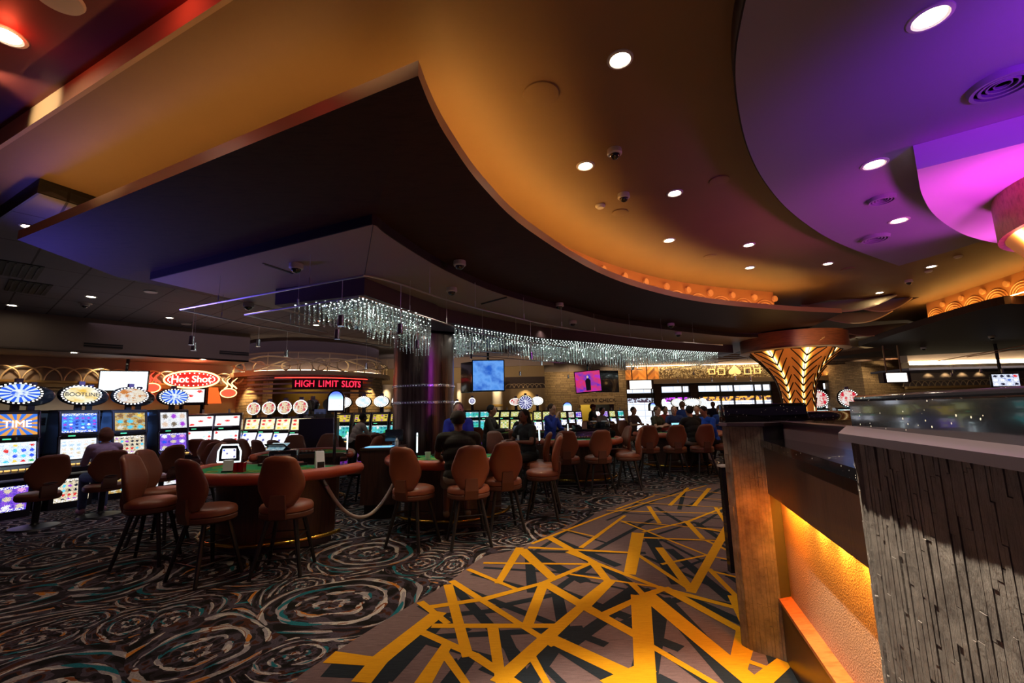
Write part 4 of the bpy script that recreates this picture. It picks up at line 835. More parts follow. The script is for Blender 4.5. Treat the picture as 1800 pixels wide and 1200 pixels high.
S = {
 'reelblue': scr('screen_blue_reels', ((.6, .75, 1), (.85, .95, 1)), [GR, BL, RE, CY, WH, YE], 5, 4, 1.5, 1, 3),
 'time': scr('screen_orange_blue_art', ((.05, .2, .8), (.8, .35, .08), (.9, .6, .25)), [(.9, .5, .2), CY, (.7, .3, .1), BL], 3, 2, 1.3, 2, 1),
 'pay': scr('screen_blue_paytable', ((.04, .12, .8), (.1, .3, .95)), [WH, (.02, .05, .4), PU, CY], 6, 6, 1.5, 1, 5),
 'pale': scr('screen_pale_reels', ((.8, .9, 1), (.95, .97, 1)), [BE, (.5, .7, .9), (.9, .8, .7)], 5, 5, 1.5, 1, 8),
 'brown': scr('screen_brown_art', ((.25, .12, .02), (.75, .5, .15), (.1, .5, .7)), [(.8, .8, .7), YE, CY, (.3, .15, .05)], 3, 3, 1.3, 0, 2),
 'card': scr('screen_symbol_reels', ((.5, .4, .25), (.9, .8, .6)), [BK, RE, (.9, .9, .9), CY, PU, BK], 6, 5, 1.4, 1, 9),
 'face': scr('screen_cream_portrait', ((.7, .75, .8), (.95, .95, .95)), [BE, PU, (.8, .6, .45), (.2, .15, .1)], 3, 2, 1.4, 0, 4),
 'purple': scr('screen_purple_game', ((.08, .05, .6), (.3, .1, .8)), [WH, BE, BL, (.9, .4, .8)], 3, 3, 1.4, 1, 6),
 'whitered': scr('screen_white_red', ((1, .95, .9), (1, .98, .95)), [RE, WH, (.9, .85, .7), WH], 3, 3, 1.7, 0, 7),
 'whitegrid': scr('screen_white_grid', ((.85, .98, 1), (1, 1, 1)), [WH, (.9, .7, .2), (.6, .9, .9), WH, RE], 5, 4, 1.7, 0, 11),
 'fruit': scr('screen_fruit_gold', ((1, .75, .3), (1, .95, .7)), [RE, OR, WH, YE], 3, 3, 1.6, 0, 12),
 'whiteblue': scr('screen_white_blue', ((.8, .85, 1), (1, 1, 1)), [BL, (.1, .1, .3), WH, WH], 4, 3, 1.8, 0, 13),
 'kong': scr('screen_gold_purple', ((.5, .35, .02), (.9, .7, .1)), [YE, PU, BK, YE], 4, 3, 1.2, 0, 14),
 'green': scr('screen_teal', ((.02, .35, .4), (.1, .7, .6)), [GR, WH, (.02, .2, .3), CY], 4, 3, 1.3, 1, 15),
 'yellow': scr('screen_yellow', ((.6, .55, .1), (.9, .9, .4)), [GR, YE, WH, (.4, .4, .05)], 4, 6, 1.2, 0, 16)}
m_cab = plain('cabinet_black', (.018, .016, .022), .3, coat=.4); m_cabbl = plain('cabinet_blue_panel', hx('7aa8e8'), .45)
m_cabch = plain('cabinet_trim', hx('6a6478'), .25, .9); m_bulb = emit('topper_bulb', (1, .95, .85), 3); m_btn = emit('button_glow', (1, .55, .15), 1.4)
m_side = emit('blue_side_led', (.15, .12, 1), 1.6)
def topface(kind):
    pal = {'blue': ((.02, .12, .9), (.75, .9, 1)), 'gold': ((.95, .6, .08), (1, .93, .6)), 'amber': ((.75, .25, .03), (1, .9, .7)), 'white': ((.9, .95, 1), (1, 1, 1)), 'pink': ((.8, .1, .15), (1, .85, .5)), 'cyan': ((.6, .9, 1), (1, 1, 1)), 'navy': ((.02, .02, .2), (.7, .7, .9)), 'red': ((.8, .02, .05), (1, .8, .7))}[kind]
    return scr('topper_'+kind, (pal[0], pal[1], (1, 1, 1)), [pal[0], pal[1], (1, 1, 1)], 3 if kind in ('pink', 'red') else 2, 2, 1.15, 2 if kind in ('blue', 'navy') else 4 if kind in ('gold', 'white', 'cyan') else 0, 5)
TF = {}
def slot(lab, x, y, d, up, lo, top=None, txt=None, w=.62, h=1.78, kind='up', grp='upright slot machines', trw=.315, trh=.185, rear=False, low=None, n=None, tz=2.06):
    rz = math.atan2(d[0], -d[1]); t = thing('slot_machine', lab, 'slot machine', (x, y, 0), rz, grp)
    hw = w/2; prof = [(-.02, 0), (-.02, .58), (-.30, .66), (-.30, .74), (-.10, .86), (-.02, 1.28), (-.05, 1.30), (.06, h-.03), (.10, h), (.42, h), (.46, 0)]
    if kind == 'slant': prof = [(-.02, 0), (-.02, .5), (-.32, .62), (-.32, .7), (-.18, .76), (.10, 1.18), (.12, 1.2), (.22, h-.03), (.26, h), (.48, h), (.5, 0)]
    b = MB(); b.loft([[(sx*hw, yy, zz) for yy, zz in prof] for sx in (-1, 1)]); b.build('cabinet', m_cab, t, 0)
    def panel(b, i, z0, z1, w_, off=.006):
        (y0, a0), (y1, a1) = prof[i], prof[i+1]
        def at(z): k = (z-a0)/(a1-a0); return y0+(y1-y0)*k
        v = [(-w_/2, at(z0)-off, z0), (w_/2, at(z0)-off, z0), (w_/2, at(z1)-off, z1), (-w_/2, at(z1)-off, z1)]; b.quad(*v)
    i = 4; z_lo = (.88, 1.24) if kind == 'up' else (.79, 1.14); z_up = (1.36, h-.07) if kind == 'up' else (1.23, h-.05)
    if not rear:
        b = MB(); panel(b, i, *z_lo, w*.84); b.build('lower_screen', S[lo], t, 0); b = MB(); panel(b, i+2, *z_up, w*.84); b.build('upper_screen', S[up], t, 0)
        b = MB()
        for sx in (-1, 1): b.tube([(sx*hw*.94, p[0]-.01, p[1]) for p in prof[3:8]], .016, 6)
        b.build('side_trim', m_cabch, t)
        b = MB(); b.quad((-hw*.86, -.30, .752), (hw*.86, -.30, .752), (hw*.86, -.14, .85), (-hw*.86, -.14, .85)) if kind == 'up' else b.quad((-hw*.86, -.31, .712), (hw*.86, -.31, .712), (hw*.86, -.2, .766), (-hw*.86, -.2, .766))
        b.build('button_deck', m_blk, t, 0); b = MB()
        for k in range(6): b.box((-.22+.088*k, -.24, .80 if kind == 'up' else .752), (.06, .035, .02))
        b.build('buttons', m_btn, t, 0)
        b = MB(); b.box((0, -.04, 1.30 if kind == 'up' else 1.17), (w*.8, .03, .05)); b.m = 1; b.box((-.12, -.06, 1.30 if kind == 'up' else 1.17), (.1, .01, .02)); b.build('card_reader', [m_blk, emit('reader_green', (.1, .8, .4), 1)] if 'reader_green' not in bpy.data.materials else [m_blk, bpy.data.materials['reader_green']], t, 0)
        b = MB(); b.quad((-hw*.8, -.026, .12), (hw*.8, -.026, .12), (hw*.8, -.026, .52), (-hw*.8, -.026, .52)); b.build('belly_glass', S[low or lo] if low else m_belly, t, 0)
    else:
        b = MB(); b.box((0, .445, 1.35), (w*.86, .03, .75)); b.m = 1
        for sx in (-1, 1):
            for q in range(5): b.box((sx*.08, .462, 1.52+q*.03), (.1, .01, .012))
        b.build('rear_panel', [m_cabbl, m_blk], t, 0)
    if top:
        if top not in TF: TF[top] = topface(top)
        b = MB(); b.M = Matrix.Translation((0, .12, tz)) @ Matrix.Rotation(PI/2-.08, 4, 'X'); b.lathe([(1e-3, -.09), (.9, -.09), (1, -.06), (1.08, 0), (1.0, .05), (.9, .06)], 36, sx=trw, sy=trh); b.build('topper', m_blk, t, 50)
        b = MB(); b.box((0, .15, (h+tz-trh)/2), (.1, .06, max(.04, tz-trh-h+.06))); b.build('topper_post', m_blk, t, 0)
        if not rear:
            b = MB(); b.M = Matrix.Translation((0, .12, tz)) @ Matrix.Rotation(PI/2-.08, 4, 'X'); N = 32
            vs_ = [(trw*.84*math.cos(2*PI*k/N), trh*.84*math.sin(2*PI*k/N), .07) for k in range(N)]; b.add(vs_, [tuple(range(N))], [[(.5+.5*math.cos(2*PI*k/N), .5+.5*math.sin(2*PI*k/N)) for k in range(N)]]); b.build('topper_face', TF[top], t, 0)
            b = MB(); b.M = Matrix.Translation((0, .12, tz)) @ Matrix.Rotation(PI/2-.08, 4, 'X')
            for k in range(28): b.box((trw*.93*math.cos(2*PI*k/28), trh*.93*math.sin(2*PI*k/28), .066), (.022, .018, .012))
            b.build('bulb_ring', m_bulb, t, 0)
            if txt: text_mesh(txt, .13 if len(txt) < 6 else .105, 'topper_text', m_textd, t, .004, Matrix.Translation((0, .12, tz)) @ Matrix.Rotation(PI/2-.08, 4, 'X') @ Matrix.Translation((0, 0, .078)))
        b = MB(); b.box((0, .13, tz+trh+.03), (.09, .07, .09)); b.build('candle', plain('candle_smoke', hx('4a3a5a'), .3) if 'candle_smoke' not in bpy.data.materials else bpy.data.materials['candle_smoke'], t, 0)
    else:
        b = MB(); b.cyl((0, .25, h), .025, .1, 10); b.build('candle', m_wplast, t)
    return t
m_belly = scr('belly_art', ((.02, .02, .1), (.15, .05, .3), (.5, .3, .1)), [BK, PU, OR, YE], 3, 2, .5, 0, 21)
m_textd = plain('topper_text_dark', (.05, .01, .0), .5)
G1 = 'wheel topped slot machines along the left'
s1 = slot('wheel slot with blue and white starburst oval topper at the far left', -8.4, 7.6, (.95, -.35), 'time', 'reelblue', 'blue', None, grp=G1, low='purple')
text_mesh('TIME', .17, 'screen_text', emit('text_white', (1, .95, .85), 2), s1, .004, Matrix.Translation((0, -.02, 1.54)) @ Matrix.Rotation(PI/2-.2, 4, 'X'))
slot('wheel slot with a gold oval topper lettered BOOTLINE', -8.2, 8.5, (.92, -.4), 'pay', 'pale', 'gold', 'BOOTLINE', grp=G1, low='card')
slot('wheel slot with an amber oval topper, third from the left', -8.0, 9.38, (.9, -.43), 'brown', 'card', 'amber', None, grp=G1, low='brown')
slot('wheel slot with blue starburst topper directly left of the neon sign', -7.75, 10.25, (.88, -.47), 'face', 'purple', 'blue', None, grp=G1, low='face')
for x, y, l in [(-9.05, 8.55, 'left'), (-8.85, 9.5, 'middle'), (-8.6, 10.45, 'right')]: slot('rear view of slot with blue back panel and black oval topper, %s one of three' % l, x-.25, y, (-.9, .43), 'time', 'time', 'blue', rear=True, grp='slot machines turned away')
for x, Y, l, u_, lo_ in [(322, 12.0, 'narrow slot showing red and yellow screen behind the wheel slots', 'fruit', 'whiteblue'), (352, 11.3, 'slot with white screens and red figure, left of the two under the neon sign', 'whitered', 'whitegrid'), (399, 11.4, 'slot with white screens and red figure, right of the two under the neon sign', 'whitered', 'whitegrid')]:
    p = PY(x, 750, Y); slot(l, p.x, Y, (.45, -.9), u_, lo_, grp='white screened slots below the neon sign', h=1.68)
for i, (x, Y) in enumerate([(442, 12.2), (469, 11.8), (497, 11.35), (525, 10.9)]):
    p = PY(x, 750, Y); slot('slant slot with round fruit topper, %s of the row of four before the stone pier' % ['first', 'second', 'third', 'last'][i], p.x, Y, (.15, -1), 'fruit', 'whiteblue', 'pink', kind='slant', w=.52, h=1.55, grp='slant slots with round fruit toppers', trw=.17, trh=.17, tz=1.78)
for i, (x, Y) in enumerate([(546, 12.2), (577, 11.9)]): p = PY(x, 750, Y); slot('rear of a slot with black round topper, %s' % ['left one behind the arched sign', 'right one behind the arched sign'][i], p.x, Y+.3, (.4, .9), 'fruit', 'fruit', 'navy', kind='slant', w=.46, h=1.6, grp='slot machines turned away near rotunda', trw=.2, trh=.17, tz=1.85, rear=True)
for i, (x, Y) in enumerate([(602, 13.3), (636, 13.0), (668, 13.0), (700, 13.0)]): p = PY(x, 750, Y); slot('slot with white oval topper and gold lettered screen, %s of four left of the column' % ['first', 'second', 'third', 'last'][i], p.x, Y, (0, -1), 'kong', 'green', 'cyan' if i else 'white', w=.5, h=1.62, grp='gold screened slots left of the column', trw=.22, trh=.16, tz=1.92)
for i, (x, Y) in enumerate([(803, 17), (830, 16.6), (856, 16.8)]): p = PY(x, 750, Y); slot('slot with two teal screens, %s of three right of the steel column' % ['first', 'second', 'third'][i], p.x, Y, (0, -1), 'green', 'green', ['white', 'navy', None][i], w=.56, h=1.62, grp='teal screened slots', trw=.12, trh=.12, tz=1.85+.1*(i == 1))
for i, (x, Y) in enumerate([(870, 16.4), (888, 16.3), (906, 16.2)]): p = PY(x, 750, Y); slot('slot with tall yellow screens, %s of three under the left television' % ['first', 'second', 'third'][i], p.x, Y, (-.3, -1), 'yellow', 'yellow', 'red' if i == 2 else None, w=.36, h=1.6, grp='yellow screened slots', trw=.22, trh=.13, tz=1.88)
p = PY(925, 750, 15.6); slot('dark cabinet slot with large round blue ringed topper', p.x, 15.6, (0, -1), 'kong', 'purple', 'navy', kind='slant', w=.5, h=1.5, grp='single slots', trw=.26, trh=.26, tz=1.83, rear=False)
for i, (x, Y) in enumerate([(946, 16.4), (962, 16.4)]): p = PY(x, 750, Y); slot('slot with pale crown topper, %s left of the blue shirt dealer' % ['first', 'second'][i], p.x, Y, (0, -1), 'yellow', 'whiteblue', ['white', None][i], kind='slant', w=.3, h=1.55, grp='small slots left of the dealer', trw=.22, trh=.16, tz=1.9)
for i, (x, Y) in enumerate([(992, 19), (1006, 19), (1019, 19), (1055, 19), (1066, 19), (1079, 19), (1094, 19)]): p = PY(x, 750, Y); slot('far slot under the stone wall, number %s from the left counting along its row' % ['one', 'two', 'three', 'four', 'five', 'six', 'seven'][i], p.x, Y, (0, -1), ['yellow', 'card', 'purple', 'whitered', 'purple', 'yellow', 'green'][i], 'whiteblue', None, kind='slant', w=.27, h=1.5, grp='far slots before the stone wall')
for i, (x, Y) in enumerate([(1171, 20), (1195, 19.5), (1221, 19.5), (1240, 20)]): p = PY(x, 750, Y); slot('far slot with white dome topper before the shop windows, %s from left' % ['first', 'second', 'third', 'fourth'][i], p.x, Y, (0, -1), 'whitegrid', 'whitered', 'white', kind='slant', w=.5, h=1.45, grp='far slots before the shop windows', trw=[.1, .26, .4, .2][i], trh=.18, tz=1.75)
for i, (x, Y) in enumerate([(1446, 13), (1500, 13)]): p = PY(x, 750, Y); slot('slot with red starburst topper behind the counter, %s' % ['left one', 'right one'][i], p.x, Y, (-.3, -1), 'green', 'whiteblue', 'red', w=.6, h=1.45, kind='slant', grp='red starburst slots behind the counter', trw=.26, trh=.26, tz=1.72)
# plain base cabinet end of the fruit row
p = PY(560, 760, 10.4); t = thing('end_cabinet', 'tall black end cabinet closing the row of fruit topped slots', 'cabinet', (p.x, 10.4, 0), .2)
b = MB(); b.prism([(-.36, -.3), (.36, -.2), (.36, .5), (-.36, .5)], 0, 1.5); b.build('body', plain('navy_black', (.02, .016, .03), .35), t, 0); b = MB(); b.tube([(.37, -.2, 0), (.4, -.25, 1.0), (.36, -.22, 1.5)], .02, 6); b.build('edge_trim', m_cabch, t)
# ---- neon overhead sign
p = PY(338, 675, 12.2); ns = thing('neon_sign', 'red and gold neon slot sign lettered Hot Shot with flames', 'neon sign', (p.x, p.y, 0), .25)
zc = PY(338, 667, 12.2).z; m_nr = emit('neon_red', (1, .06, .03), 2.2); m_no = emit('neon_gold', (1, .55, .2), 4); m_nd = emit('neon_dark_red', (.35, .01, .01), .9)
b = MB(); b.at((0, 0, zc), 0, PI/2); b.lathe([(1e-3, .04), (.62, .04), (.66, 0), (.62, -.06), (1e-3, -.06)], 40, sy=.34); b.build('oval_panel', m_nd, ns)
b = MB(); b.at((0, -.05, zc), 0, PI/2); b.tube([(.66*math.cos(a), .23*math.sin(a), 0) for a in [2*PI*k/40 for k in range(41)]], .022, 6); b.build('neon_ring', m_no, ns)
b = MB()
for k in range(30): a = 2*PI*k/30; b.ball((.56*math.cos(a), -.07, zc+.17*math.sin(a)), .016, 4)
b.build('bulbs', m_bulb, ns)
text_mesh('Hot Shot', .26, 'lettering', emit('neon_letter', (1, .8, .6), 3.5), ns, .01, frame((0, -.08, zc), 0))
b = MB(); b.box((0, .05, zc-.45), (.75, .2, .5)); b.build('marquee_case', m_blk, ns, 0); b = MB(); b.quad((-.33, -.055, zc-.62), (.33, -.055, zc-.62), (.33, -.055, zc-.27), (-.33, -.055, zc-.27)); b.build('marquee_screen', S['whitered'], ns, 0)
b = MB(); b.quad((.40, .02, zc-.66), (.74, .02, zc-.66), (.62, .02, zc-.22), (.40, .02, zc-.22)); b.build('flame_art', emit('flame_art', (.9, .12, .02), 1.3), ns, 0)
for sx, zo in ((-1, -.12), (1, -.28)):
    b = MB(); cx = sx*.92
    for q in range(3): b.tube([(cx+(q-1)*.12+.07*math.sin(k*.9+q), -.02, zc+zo+.02+k*.05) for k in range(7)], [.02, .02, .018, .018, .016, .012, .006], 6)
    b.build('flame', m_nr if sx < 0 else m_no, ns)
    b = MB(); b.at((cx, -.03, zc+zo-.1), 0, PI/2); b.lathe([(1e-3, .02), (.2, .02), (.2, -.03), (1e-3, -.03)], 20, sy=.6); b.build('flame_disc', m_nr, ns); b = MB(); b.at((cx, -.06, zc+zo-.1), 0, PI/2); b.tube([(.2*math.cos(a), .12*math.sin(a), 0) for a in [2*PI*k/20 for k in range(21)]], .012, 5); b.build('flame_ring', m_no, ns)
b = MB(); b.box((-.25, .1, (zc-.7)/2), (.08, .08, zc-.7)); b.box((.25, .1, (zc-.7)/2), (.08, .08, zc-.7)); b.build('stand', m_blk, ns, 0)
light('neon_glow', 'POINT', (p.x+.2, p.y-.2, zc+.35), (1, .16, .06), 25, .2)
# ================================================================ COUNTER
def slate():
    m, nt, b = new_mat('slate'); o = objc(nt); n = noise(nt, o, 9, 6, .7); n2 = noise(nt, objc(nt, (30, 30, 4)), 3, 4, .7)
    gi = nd(nt, 'ObjectInfo'); nt.links.new(ramp(nt, n, [(.3, hx('4c4846')), (.7, hx('86807a'))]), b.inputs[0]); b.inputs['Roughness'].default_value = .5; b.inputs['Specular IOR Level'].default_value = .6
    bump(nt, b, mth(nt, 'ADD', n, n2), .5, .012); return m
m_slate = slate()
def granite():
    m, nt, b = new_mat('black_granite'); v = nd(nt, 'TexVoronoi'); v.inputs['Scale'].default_value = 90; nt.links.new(objc(nt), v.inputs['Vector']); s = nd(nt, 'SeparateColor'); nt.links.new(v.outputs['Color'], s.inputs[0])
    spot = mth(nt, 'MULTIPLY', mth(nt, 'GREATER_THAN', s.outputs[0], .93), mth(nt, 'LESS_THAN', v.outputs['Distance'], .3))
    nt.links.new(mixc(nt, spot, (.006, .006, .008), (.7, .65, .55)), b.inputs[0]); b.inputs['Roughness'].default_value = .09; b.inputs['Specular IOR Level'].default_value = .9; b.inputs['Coat Weight'].default_value = .5; return m
m_gran = granite(); m_mort = plain('slate_backing', (.06, .056, .052), .8)
def slate_face(b, a, c, z0, z1, n, pitch=.03, seed=1, dmax=.009):
    """vertical staggered slate strips standing on the face a->c, n = outward normal"""
    rnd = random.Random(seed); a = Vector((a[0], a[1], 0)); c = Vector((c[0], c[1], 0)); L = (c-a).length; d = (c-a)/L; n = Vector((n[0], n[1], 0)).normalized(); k = 0; s = 0
    while s < L-.003:
        w_ = min(pitch*rnd.choice((.7, 1, 1, 1.25)), L-s); z = z0-rnd.random()*.3
        while z < z1:
            h_ = rnd.uniform(.08, .42); za, zb_ = max(z, z0), min(z+h_, z1)
            if zb_-za > .004:
                dp = .002+rnd.random()*dmax; p0 = a+d*(s+.0007); p1 = a+d*(s+w_-.0007)
                q = [p0-n*.004, p1-n*.004, p1+n*dp, p0+n*dp]; tl_ = rnd.uniform(-.003, .003)
                b.loft([[(p.x, p.y, za+.0008) for p in q], [(p.x+(n.x*tl_ if i > 1 else 0), p.y+(n.y*tl_ if i > 1 else 0), zb_-.0008) for i, p in enumerate(q)]])
            z += h_
        s += w_
N0 = Vector((1.03, 1.36, 0)); N1 = Vector((.86, .77, 0)); dn = (N1-N0).normalized(); nn = Vector((dn.y, -dn.x, 0)); nn = nn if nn.x < 0 else -nn
NE = N0+dn*1.75; G0 = Vector((1.33, 1.78, 0)); G1 = G0+(Vector((.99, .87, 0))-G0).normalized()*2.2
ZN = 1.508
t = thing('slate_pillar', 'nearest grey slate clad counter end at the right edge', 'counter pillar', (N0.x, N0.y, 0))
def lc_(p): return (p[0]-N0.x, p[1]-N0.y)
b = MB(); b.prism([lc_(N0), lc_(NE), lc_(NE+Vector((.6, 0, 0))), lc_(G1+Vector((.3, 0, 0))), lc_(G0+Vector((.02, .0, 0)))], 0, ZN-.022); b.build('core', m_mort, t, 0)
b = MB(); slate_face(b, lc_(N0), lc_(NE), 0, ZN-.024, nn, .017, 3, .0028); slate_face(b, lc_(G0), lc_(N0), 0, ZN-.024, (-.8, .6), .021, 8); b.build('slate_cladding', m_slate, t, 0)
b = MB(); off = nn*.045; b.prism([lc_(N0+off+Vector((0, .01, 0))), lc_(NE+off), lc_(NE+Vector((.6, 0, 0))), lc_(G1+Vector((.3, 0, 0))), lc_(G0+Vector((.0, .03, 0)))], ZN-.022, ZN); b.build('metal_cap', m_silver, t, 0)
gd = (G1-G0).normalized(); gn = Vector((gd.y, -gd.x, 0)); gn = gn if gn.x < 0 else -gn
t2 = thing('granite_upstand', 'long black speckled granite upstand over the nearest slate pillar', 'granite slab', (G0.x, G0.y, 0))
def lg(p): return (p[0]-G0.x, p[1]-G0.y)
b = MB(); b.prism([lg(G0), lg(G1), lg(G1-gn*.1), lg(G0-gn*.1)], ZN, 1.603); b.build('slab', m_gran, t2, 0)
b = MB(); b.tube([(0-gn.x*.03, 0-gn.y*.03, 1.612), (lg(G1)[0]-gn.x*.03, lg(G1)[1]-gn.y*.03, 1.612)], .014, 12); b.build('bullnose', m_gran, t2)
# far pillar
FA = P(1323, 1147); FB = P(1384, 1163); FA = Vector((FA.x, FA.y, 0)); FB = Vector((FB.x, FB.y, 0)); ZF = 1.475
fd = (FB-FA).normalized(); fn = Vector((fd.y, -fd.x, 0)); fn = fn if fn.y < 0 else -fn
FL = FA+Vector((.38, .9, 0)); t = thing('slate_pillar', 'far slate clad counter pillar with curved edge beside the walkway', 'counter pillar', (FA.x, FA.y, 0))
def lf(p): return (p[0]-FA.x, p[1]-FA.y)
FRb = FB+Vector((.45, .15, 0)); rrd = .07
cr = [FA+Vector((-.02, .09, 0)), FA+Vector((0.0, .03, 0)), FA+Vector((.035, .005, 0))]
b = MB(); poly = [lf(p) for p in [FL]+cr+[FB, FRb, FRb+Vector((0, .6, 0))]]; b.prism(poly, 0, ZF-.022); b.build('core', m_mort, t, 0)
b = MB(); slate_face(b, lf(cr[2]), lf(FB), 0, ZF-.024, fn, .026, 5, .005); slate_face(b, lf(FL), lf(cr[0]), 0, ZF-.024, (-1, 0), .03, 6, .005); slate_face(b, lf(cr[0]), lf(cr[1]), 0, ZF-.024, (-.95, -.3), .03, 9, .004); slate_face(b, lf(cr[1]), lf(cr[2]), 0, ZF-.024, (-.6, -.8), .03, 10, .004); b.build('slate_cladding', m_slate, t, 0)
b = MB(); poly = [lf(p) for p in [FL+Vector((-.03, 0, 0)), FA+Vector((-.045, .09, 0)), FA+Vector((-.03, .0, 0)), FA+Vector((.02, -.03, 0)), FB+Vector((0, -.02, 0)), FRb, FRb+Vector((0, .6, 0))]]; b.prism(poly, ZF-.022, ZF); b.build('metal_cap', m_silver, t, 0)
a_ = P(1286, 737, ZF); c_ = P(1423, 737, ZF); g0 = Vector((FA.x-.0, FA.y+.10, 0)); t2 = thing('granite_upstand', 'short black speckled granite upstand on the far slate pillar', 'granite slab', (g0.x, g0.y, 0)); W_ = .60
b = MB(); b.box((W_/2+.01, .05, (ZF+1.605)/2), (W_, .1, 1.605-ZF), .006); b.build('slab', m_gran, t2)
# counter between
ZC = 1.365
f0, f1 = P(1325, 769, ZC), P(1520, 828, ZC); k0, k1 = P(1392, 773, ZC), P(1517, 795, ZC); k0 = k0-(k1-k0)*.35; f2 = f1+(f1-f0)*.12; k2 = k1+(k1-k0)*.1
fdv = (f1-f0).normalized(); inn = Vector((-fdv.y, fdv.x, 0)); inn = inn if inn.x > 0 else -inn
t = thing('reception_counter', 'curved counter with black granite top over amber lit panel', 'counter', (f0.x, f0.y, 0))
def lr(p): return (p[0]-f0.x, p[1]-f0.y)
b = MB(); b.prism([lr(f0), lr(f2), lr(k2), lr(k0)], ZC-.045, ZC); b.build('granite_top', m_gran, t, 0)
b = MB(); b.prism_strip([lr(k0), lr(k2)], [lr(k0+inn*.06), lr(k2+inn*.06)], ZC, 1.465); b.build('back_panel', plain('lilac_gloss_panel', hx('a890a0'), .15, .3, coat=.6), t, 0)
b = MB(); b.prism_strip([lr(k0-inn*.012), lr(k2-inn*.012)], [lr(k0+inn*.08), lr(k2+inn*.08)], 1.465, 1.48); b.build('panel_cap', m_silver, t, 0)
ap0, ap1 = f0+inn*.015, f2+inn*.015; ZA = P(0, 0, 0).z+1.015
b = MB(); b.prism_strip([lr(ap0), lr(ap1)], [lr(ap0+inn*.05), lr(ap1+inn*.03)], ZA, ZC-.045); b.build('wood_apron', wood('zebra_wood', hx('140a08'), hx('301c14'), (25, 25, 1.2), 2, .35, .4), t, 0)
pn0, pn1 = f0+inn*.095, f2+inn*.095
m_weave, ntw, bw_ = new_mat('woven_panel'); bw_.inputs[0].default_value = c4(hx('b09078')); bw_.inputs['Roughness'].default_value = .5
wv = nd(ntw, 'TexVoronoi'); wv.inputs['Scale'].default_value = 130; ntw.links.new(objc(ntw), wv.inputs['Vector']); bump(ntw, bw_, wv.outputs['Distance'], .6, .004)
b = MB(); b.prism_strip([lr(pn0), lr(pn1)], [lr(pn0+inn*.05), lr(pn1+inn*.05)], .1, ZA+.04); b.build('woven_panel', m_weave, t, 0)
b = MB(); b.prism_strip([lr(ap0+inn*.035), lr(ap1+inn*.035)], [lr(ap0+inn*.055), lr(ap1+inn*.055)], ZA+.02, ZA+.03); b.build('light_strip', emit('amber_strip', (1, .42, .04), 5), t, 0)
ZL = .37; l0, l1 = P(1352, 1027, ZL), P(1470, 1200, ZL); l2 = l1+(l1-l0)*.4; lin = inn
t3 = thing('foot_ledge', 'amber lit wooden ledge along the foot of the counter', 'ledge', (l0.x, l0.y, 0))
def ll(p): return (p[0]-l0.x, p[1]-l0.y)
pw0, pw1 = pn0, pn1
b = MB(); b.prism([ll(l0), ll(l2), ll(pw1), ll(pw0)], ZL-.02, ZL); b.build('top', wood('ledge_wood', hx('7a3c1c'), hx('b8683a'), (3, 14, 3), 3, .35, .3), t3, 0)
b = MB(); b.prism_strip([ll(l0+inn*.01), ll(l2+inn*.01)], [ll(l0+inn*.04), ll(l2+inn*.04)], 0, ZL-.02); b.build('kick_plate', plain('bronze_plate', hx('5a4428'), .3, .8, var=.3, vs=3), t3, 0)
fc = (FA+FB)/2+fn*.02; light('counter_end_led', 'AREA', (fc.x+.08, fc.y-.32, ZA+.0), (1, .2, .005), 16, sx=.3, sy=.04, to=(fc.x, fc.y, .55))
for k in (.04, .18, .32, .46, .6, .74, .88):
    m_ = ap0.lerp(ap1, k)+inn*.045; light('counter_led', 'AREA', (m_.x, m_.y, ZA+.015), (1, .40, .03), 6, sx=.02, sy=.02, to=(m_.x+inn.x*.1, m_.y+inn.y*.1, .7))
# rear counters seen between the pillars
q0, q1 = P(1410, 757, 1.25), P(1495, 752, 1.25)
for (x0, x1, yy, z1, lab) in [(1421, 1500, 5.6, 1.50, 'dark granite topped counter run behind the far pillar')]:
    a_, c_ = PY(x0, 730, yy), PY(x1+40, 730, yy+.0); t = thing('rear_counter', lab, 'counter', (a_.x, yy, 0)); w_ = c_.x-a_.x
    b = MB(); slate_face(b, (0, 0), (w_, 0), 0, z1-.12, (0, -1), .06, 21); b.box((w_/2, .13, (z1-.12)/2), (w_, .24, z1-.13)); b.build('slate_cladding', m_slate, t, 0); b = MB(); b.box((w_/2, .12, z1-.06), (w_+.06, .34, .12), .01); b.build('granite_top', m_gran, t)
# small steel post beside far pillar
q = P(1276, 975); t = thing('post', 'slim dark post with white cap left of the far slate pillar', 'post', (PY(1279, 900, 4.6).x, 4.6, 0)); zt_ = PY(1279, 820, 4.6).z; b = MB(); b.box((0, 0, zt_/2), (.07, .07, zt_)); b.build('shaft', m_blk, t, 0); b = MB(); b.box((0, 0, zt_+.01), (.09, .09, .02)); b.build('cap', m_wht, t, 0)
